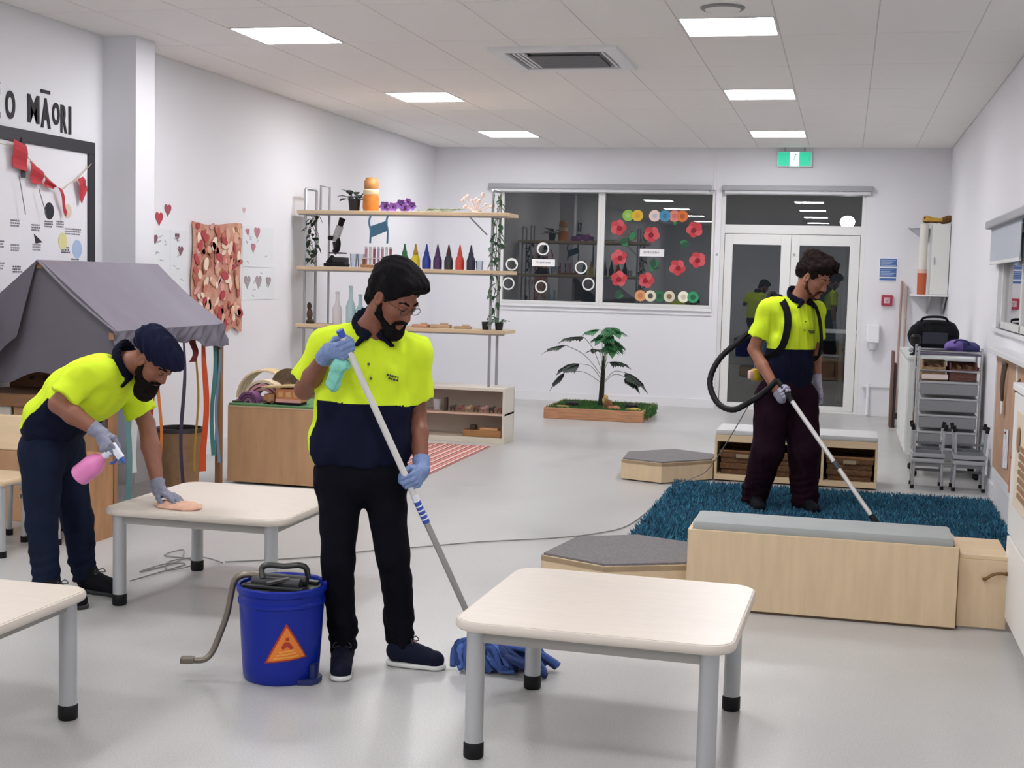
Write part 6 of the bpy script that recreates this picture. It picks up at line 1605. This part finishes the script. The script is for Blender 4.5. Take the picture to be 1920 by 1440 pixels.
build_person('bearded man in yellow and navy polo mopping the floor beside the blue bucket', JA, dict(
    id='mop', base=(-1.82, 5.0, 0), skin='7d4b38', lips='86463f', lid='5a3327', hair='0d0b0e', face=(.78, -.35, -.56), tilt=.02, hs=.97, curl=(.005, 60), hv=1.06, cr=.078,
    locks=[(.048, -.005, .100, .066, .074, .046), (.078, .005, .086, .040, .064, .036), (-.02, 0, .108, .085, .080, .045), (-.066, 0, .03, .062, .080, .085), (-.070, 0, -.045, .045, .062, .060)], beard=1.0, beardcol='120e0f', beard_more=[(.084, 0, -.128, .028, .034, .026)], glasses=True,
    hands=dict(R=grip_frame(G1, -AX, True, fore=V3(.2, -.2, .14)), L=grip_frame(G2, -AX, False, fore=V3(.12, -.61, -.78))),
    shoes=dict(R=((-1.935, 5.045), (-1.845, 4.785)), L=((-1.762, 5.095), (-1.502, 5.085))), shoecol='14182a', solecol='d8d8d6', fr=.040,
    torso=dict(pts=[(V3(-1.850, 5.0, .79), .112, 1.62), (V3(-1.852, 5.0, .93), .118, 1.60), (V3(-1.842, 5.0, 1.08), .118, 1.50), (V3(-1.828, 5.005, 1.20), .115, 1.42), (V3(-1.815, 5.0, 1.30), .085, 1.35)], lat=latA, hem=(V3(-1.85, 5, .835), V3(0, 0, -1)), mat=matA),
    sleeve=dict(R=.80, L=.74), sr=.078, seed=3, front=frA, placket=[(-1.772, 4.876, 1.19), (-1.783, 4.875, 1.245)], logo=((-1.700, 4.925, 1.198), V3(.9, .35, -.25), V3(0, 0, 1), V3(.38, -.92, 0)),
    legs=dict(hip=.108, hf=1.50, thigh=.092, knee=.066, hem=.058, cut=dict(R=-.01, L=-.005)), trousers='0c0d15', glove='7187b4'))

# ---------- the man in the turban bending over the table
JB = dict(pelvis=(-3.675, 5.65, .73), hipR=(-3.664, 5.56, .715), hipL=(-3.668, 5.73, .705), kneeR=(-3.640, 5.51, .38), kneeL=(-3.604, 5.76, .353), ankR=(-3.605, 5.50, .10), ankL=(-3.570, 5.765, .10),
          waist=(-3.640, 5.65, .85), chest=(-3.440, 5.65, 1.03), neck=(-3.285, 5.645, 1.135), head=(-3.120, 5.635, 1.172), shR=(-3.405, 5.475, 1.085), elR=(-3.470, 5.385, .962), shL=(-3.385, 5.825, 1.055), elL=(-3.290, 5.865, .835))
JB = {k: np.array(v) for k, v in JB.items()}
latB = V3(0, 1, 0); frB = un(V3(.66, 0, -.75)); axB = un(JB['chest']-JB['pelvis'])
def matB(c):
    q = c-JB['chest']; t = q@axB; g = q@frB
    return (t < -.115) & (g > -.048) & (c[:, 1] > 5.44) & (c[:, 1] < 5.86)
SPA = un(V3(.78, 0, .62))
spG = V3(-3.195, 5.375, .765)
build_person('turbaned bearded man in yellow and navy polo bending to wipe a low table', JB, dict(
    id='wipe', base=(-3.6, 5.65, 0), skin='85543f', lips='8a4e48', lid='5b3527', hair='100e12', face=(.67, -.14, -.73), cr=.080, hs=1.0, curl=(.003, 70), turban=True,
    beard=1.15, beardcol='16110f', beard_more=[(.060, 0, -.135, .048, .052, .058), (.085, 0, -.150, .038, .042, .045)],
    hands=dict(R=grip_frame(spG, SPA, True, d=V3(.496, -.468, -.624), sc=.98), L=open_frame((-3.150, 5.735, .530), (.93, -.30, -.18), (0, 0, -1), False, [(8, 14, 10), (6, 12, 10), (8, 14, 10), (10, 16, 12)], .98)),
    shoes=dict(R=((-3.63, 5.49), (-3.36, 5.46)), L=((-3.605, 5.775), (-3.325, 5.725))), shoecol='17171d', solecol='26262b', lacecol='55565e', fr=.045,
    torso=dict(pts=[(V3(-3.700, 5.65, .76), .115, 1.45), (V3(-3.640, 5.65, .86), .130, 1.35), (V3(-3.540, 5.65, .965), .142, 1.28), (V3(-3.425, 5.65, 1.035), .142, 1.25), (V3(-3.335, 5.65, 1.085), .095, 1.3)], lat=latB, hem=(V3(-3.715, 5.65, .79), un(V3(-.5, 0, -.86))), mat=matB),
    sleeve=dict(R=.80, L=.80), sr=.086, seed=9, front=un(V3(.75, 0, -.66)), collar_up=un(V3(.72, 0, .70)),
    legs=dict(hip=.118, hf=1.25, thigh=.100, knee=.074, hem=.062, cut=dict(R=-.03, L=-.035)), trousers='1a2134', glove='7f8296'))

# ---------- the man with the backpack vacuum
JC = dict(pelvis=(-.372, 9.46, .83), hipR=(-.462, 9.42, .80), hipL=(-.275, 9.51, .80), kneeR=(-.478, 9.36, .43), kneeL=(-.232, 9.46, .43), ankR=(-.565, 9.46, .10), ankL=(-.222, 9.48, .10),
          waist=(-.356, 9.47, 1.05), chest=(-.346, 9.48, 1.29), neck=(-.310, 9.46, 1.485), head=(-.215, 9.40, 1.648), shR=(-.512, 9.40, 1.41), elR=(-.605, 9.41, 1.135), shL=(-.205, 9.60, 1.41), elL=(-.200, 9.70, 1.14))
JC = {k: np.array(v) for k, v in JC.items()}
latC = un(V3(.307, .2, 0)); frC = un(V3(.55, -.84, 0))
def matC(c):
    q = c-JC['chest']; l = q@latC; g = q@frC
    return (c[:, 2] < 1.145) & ~((l < -.135) & (g < .0) & (c[:, 2] < 1.08)) & ~(g < -.10) & (np.abs(l) < .225)
GW = V3(-.369, 9.17, .871); WE = V3(.232, 8.76, .115); AW = un(WE-GW)
build_person('curly haired man in yellow and navy polo vacuuming the blue rug', JC, dict(
    id='vac', base=(-.37, 9.45, 0), skin='96634d', lips='8f5048', lid='5f3c2e', hair='1f1614', face=(.80, -.42, -.50), hs=1.06, curl=(.013, 85), hv=1.10, cr=.077,
    locks=[(.035, 0, .110, .082, .082, .050), (.075, .01, .095, .050, .066, .036), (-.03, 0, .112, .085, .082, .046), (-.07, 0, .03, .060, .078, .080)], beard=.72, beardcol='44291f',
    hands=dict(R=grip_frame(GW, -AW, True, d=V3(.35, -.8, -.1), sc=1.06), L=open_frame((-.168, 9.655, .905), (.18, -.16, -.97), (-.75, -.62, 0), False, [(18, 22, 16), (20, 24, 16), (24, 26, 18), (28, 28, 18)], 1.06)),
    shoes=dict(R=((-.575, 9.50), (-.50, 9.23)), L=((-.245, 9.53), (-.12, 9.28))), shoecol='141519', solecol='1d1d22', fr=.043, gz=.015,
    torso=dict(pts=[(V3(-.372, 9.46, .86), .118, 1.45), (V3(-.360, 9.465, 1.03), .120, 1.40), (V3(-.350, 9.475, 1.20), .122, 1.35), (V3(-.338, 9.475, 1.32), .118, 1.32), (V3(-.322, 9.47, 1.41), .088, 1.3)], lat=latC, hem=(V3(-.37, 9.46, .815), V3(0, 0, -1)), mat=matC),
    sleeve=dict(R=.70, L=.72), sr=.080, seed=14, front=un(V3(.62, -.78, 0)), placket=[(-.262, 9.352, 1.28), (-.258, 9.348, 1.34)], logo=((-.215, 9.385, 1.275), V3(.84, .54, 0), V3(0, 0, 1), V3(.55, -.84, 0)),
    legs=dict(hip=.125, hf=1.45, thigh=.122, knee=.110, hem=.092, cut=dict(R=-.05, L=-.05)), trousers='210f1b', glove='aaa8c0'))

# ------------------------------------------------------------------ what they hold and carry
t = thing('mop', 'long-handled mop with a blue string head held by the bearded man', 'mop', (-1.37, 5.19, 0))
end = G1+AX*((G1[2]-.10)/-AX[2])
MB().cyl(G1-AX*.05, G1+AX*.72, .0128, n=16).build('handle', mat('mop_handle', 'd3d3cf', .35), t, True)
MB().cyl(G1+AX*.72, end, .0128, n=16).build('lower_handle', mat('mop_handle_grey', '9b9b97', .35), t, True)
c0 = G2+AX*.085
g = MB().cyl(c0, c0+AX*.10, .0142, n=16).build('blue_sticker', mat('sticker_blue', '2f4fa8', .4), t, True)
b = MB()
for i in range(4): b.cyl(c0+AX*(.018+.02*i), c0+AX*(.024+.02*i), .0146, n=16)
b.build('sticker_print', mat('sticker_white', 'e3e6ee', .4), g, True)
MB().cyl(c0-AX*.03, c0, .0146, n=16).build('white_collar', mat('sticker_white', 'e3e6ee', .4), t, True)
MB().cyl(G1-AX*.075, G1-AX*.045, .0155, .0135, 14).build('end_cap', mat('sticker_blue', '2f4fa8', .4), t, True)
hd = end+V3(0, 0, -.05)
MB().lathe((hd[0], hd[1], .035), [(.03, 0), (.05, .01), (.042, .045), (.024, .09), (.018, .11)], 20).build('socket', mat('socket_blue', '2c4cc0', .35), t, True)
R = random.Random(4)
BS = [mat('mop_string', '36508c', .9, bump=(200, .5)), mat('mop_string_dark', '263a6c', .9, bump=(200, .5)), mat('mop_string_light', '4f6fb4', .9, bump=(200, .5))]
for i in range(96):
    a = R.uniform(-2.4, 1.9); L = R.uniform(.10, .24)*(1.25 if abs(a) < .9 else .75)
    p0 = Vector((hd[0]+.02*math.cos(a), hd[1]+.02*math.sin(a), .07+R.uniform(-.015, .012)))
    P = [p0, p0+Vector((math.cos(a)*L*.35, math.sin(a)*L*.3, R.uniform(.0, .05))), p0+Vector((math.cos(a)*L*.75+R.uniform(-.02, .02), math.sin(a)*L*.5+R.uniform(-.02, .02), -.03+R.uniform(0, .07))), p0+Vector((math.cos(a+.2)*L*1.05, math.sin(a+.2)*L*.6, -.055+R.uniform(0, .012)))]
    for q in P: q.z = max(q.z, .015)
    MB().tube(smoothpath(P, 4), R.uniform(.010, .0145), 7).build('string', BS[i % 3], t, True)

tag(SDF().ell((-1.862, 4.735, 1.215), (.026, .022, .042), k=0).ell((-1.875, 4.74, 1.175), (.026, .02, .036), k=.02).ell((-1.84, 4.735, 1.25), (.03, .022, .03), k=.02).disp(lambda Q: .005*wob(Q, 90, 3)).mesh('cleaning_cloth', mat('cloth_teal', '7cc4b2', .9, var=(30, .12), bump=(200, .3)), .005), 'crumpled teal cloth held under the mopping man\'s upper hand', 'cloth')

t = thing('spray_bottle', 'pink spray bottle with a blue and white trigger held over the table', 'bottle', tuple(spG))
U = Vector(SPA); M = U.to_track_quat('Z', 'Y').to_matrix(); b0 = Vector(spG)-U*.205
MB().lathe(b0, [(.01, 0), (.046, .002), (.050, .012), (.049, .10), (.038, .130), (.020, .150), (.015, .168)], 28, M).build('bottle_body', mat('spray_pink', 'f08cc8', .25, trans=.1), t, True)
MB().lathe(b0+U*.005, [(.01, 0), (.0405, 0), (.0405, .085), (.01, .085)], 24, M).build('pink_liquid', mat('spray_liquid', 'f07fbe', .3), t, True) if False else None
MB().lathe(b0, [(.0165, .165), (.0185, .168), (.0185, .205), (.012, .21)], 20, M).build('cap', mat('spray_white', 'e4e8f2', .4), t, True)
fw = (Vector((1, 0, 0))-U*U.x).normalized()*-1 if (Vector((1, 0, 0))-U*U.x).z > 0 else (Vector((1, 0, 0))-U*U.x).normalized()
hp = b0+U*.225
MB().bar(hp-fw*.022+U*.004, hp+fw*.058+U*.004, .026, .030, .007).build('trigger_head', mat('spray_white', 'e4e8f2', .4), t, True)
MB().cyl(hp+fw*.055+U*.004, hp+fw*.082+U*.004, .012, .009, 12).build('nozzle', mat('spray_blue', '2a56a8', .4), t, True)
MB().tube(smoothpath([hp+fw*.040-U*.008, hp+fw*.052-U*.030, hp+fw*.045-U*.055], 4), .0065, 8).build('trigger', mat('spray_blue', '2a56a8', .4), t, True)

t = thing('cleaning_cloth', 'folded peach cloth under the gloved hand on the low table', 'cloth', (-3.03, 5.69, .467))
s = SDF().ell((-3.02, 5.69, .474), (.115, .085, .018), k=0).ell((-2.96, 5.66, .475), (.07, .06, .016), k=.01).ell((-3.07, 5.71, .478), (.07, .075, .018), k=.01).disp(lambda Q: .004*wob(Q, 60, 2)).plane((0, 0, .4675), (0, 0, -1))
s.mesh('cloth_folds', mat('cloth_peach', 'e2b49c', .9, bump=(220, .3), var=(25, .1)), .005, t)

# backpack vacuum with straps, hose and wand
t = thing('backpack_vacuum', 'backpack vacuum with black hose and silver wand worn by the curly haired man', 'vacuum', (-.45, 9.65, 1.1))
bk = -frC; bc = JC['chest']+bk*.225+V3(0, 0, -.10)
SDF().cone(bc+V3(0, 0, -.20)-latC*.02, bc+V3(0, 0, .17)-latC*.02, .115, .105, k=.02, lat=latC, fac=1.15).ell(bc+V3(0, 0, .20), (.10, .10, .07), k=.04).mesh('canister', mat('vac_navy', '1f3350', .35), .009, t)
MB().cyl(bc+V3(0, 0, -.30), bc+V3(0, 0, -.19), .095, .11, 26).build('motor_base', BLACK, t, True)
MB().lathe(bc+V3(0, 0, .245), [(.01, 0), (.05, 0), (.045, .03), (.02, .045)], 20).build('hose_port', BLACK, t, True)
q = bc-latC*.135+V3(0, 0, -.245)
MB().cbox(tuple(q), (.09, .07, .085), .02, (0, 0, .5)).build('yellow_clip', mat('vac_yellow', 'c9a92f', .5), t, True)
MB().cbox(tuple(q-latC*.055), (.03, .05, .06), .012, (0, 0, .5)).build('pale_plug', mat('plug_pale', 'd9b6a8', .5), t, True)
STR = mat('strap_black', '111216', .85, spec=.12)
for s, nm in ((-1, 'R'), (1, 'L')):
    o_ = latC*s
    P = [bc+o_*.10+V3(0, 0, .19), JC['chest']+o_*.115+bk*.09+V3(0, 0, .185), JC['chest']+o_*.118+V3(0, 0, .205), JC['chest']+o_*.115-bk*.105+V3(0, 0, .12), JC['chest']+o_*.125-bk*.140+V3(0, 0, .0), JC['chest']+o_*.150-bk*.115+V3(0, 0, -.13), JC['chest']+o_*.190-bk*.02+V3(0, 0, -.20), JC['chest']+o_*.175+bk*.10+V3(0, 0, -.22), bc+o_*.11+V3(0, 0, -.18)]
    P = smoothpath([tuple(p) for p in P], 6); m = MB(); lw = .024; n = len(P); vs = []; fs = []
    cen = Vector(JC['chest'])
    for i, p in enumerate(P):
        tg = (P[min(i+1, n-1)]-P[max(i-1, 0)]).normalized(); out = p-cen; out = (out-tg*out.dot(tg)).normalized(); sd = tg.cross(out)
        for a, c_ in ((-1, 0), (1, 0), (1, 1), (-1, 1)): vs.append(p+sd*lw*a+out*(.004+.010*c_))
    for i in range(n-1):
        for j in range(4): fs.append((i*4+j, i*4+(j+1) % 4, (i+1)*4+(j+1) % 4, (i+1)*4+j))
    m.add(vs, fs+[(3, 2, 1, 0), tuple((n-1)*4+k for k in range(4))]).build('shoulder_strap', STR, t, True)
hz = smoothpath([tuple(bc+V3(0, 0, .28)), tuple(bc+V3(-.05, .0, .33)), (-.60, 9.62, 1.32), (-.70, 9.60, 1.20), (-.851, 9.58, 1.05), (-.912, 9.55, .886), (-.849, 9.5, .741), (-.731, 9.45, .701), (-.60, 9.33, .78), (-.50, 9.22, .86), tuple(GW-AW*.10)], 10)
rr = [.021+(.0018 if i % 2 else -.0012) for i in range(len(hz))]
MB().tube(hz, rr, 14).build('hose', mat('hose_black', '121214', .5, spec=.3), t, True)
MB().cyl(GW-AW*.10, GW+AW*.09, .0175, .0165, 16).build('hose_cuff', BLACK, t, True)
MB().cyl(GW+AW*.09, WE, .0150, n=18).build('wand', mat('wand_steel', 'd6d5d4', .4, .2), t, True)
MB().cyl(GW+AW*.60, GW+AW*.66, .018, n=18).build('wand_joint', mat('wand_joint', '3c3d40', .4, .2), t, True)
MB().cyl(WE-AW*.02, WE+AW*.06, .019, .021, 16).build('nozzle_neck', BLACK, t, True)
ne = WE+AW*.07
MB().cbox((ne[0]+.01, ne[1]-.01, .062), (.28, .09, .036), .012, (0, 0, -.5)).build('floor_nozzle', mat('nozzle_black', '1a1a1d', .4), t, True)
for y in (-1, 1): MB().cyl((ne[0]+y*.10, ne[1]-y*.055+.04, .05), (ne[0]+y*.115, ne[1]-y*.065+.04, .05), .012, n=10).build('nozzle_wheel', mat('wheel_grey', '5c5d60', .5), t, True)
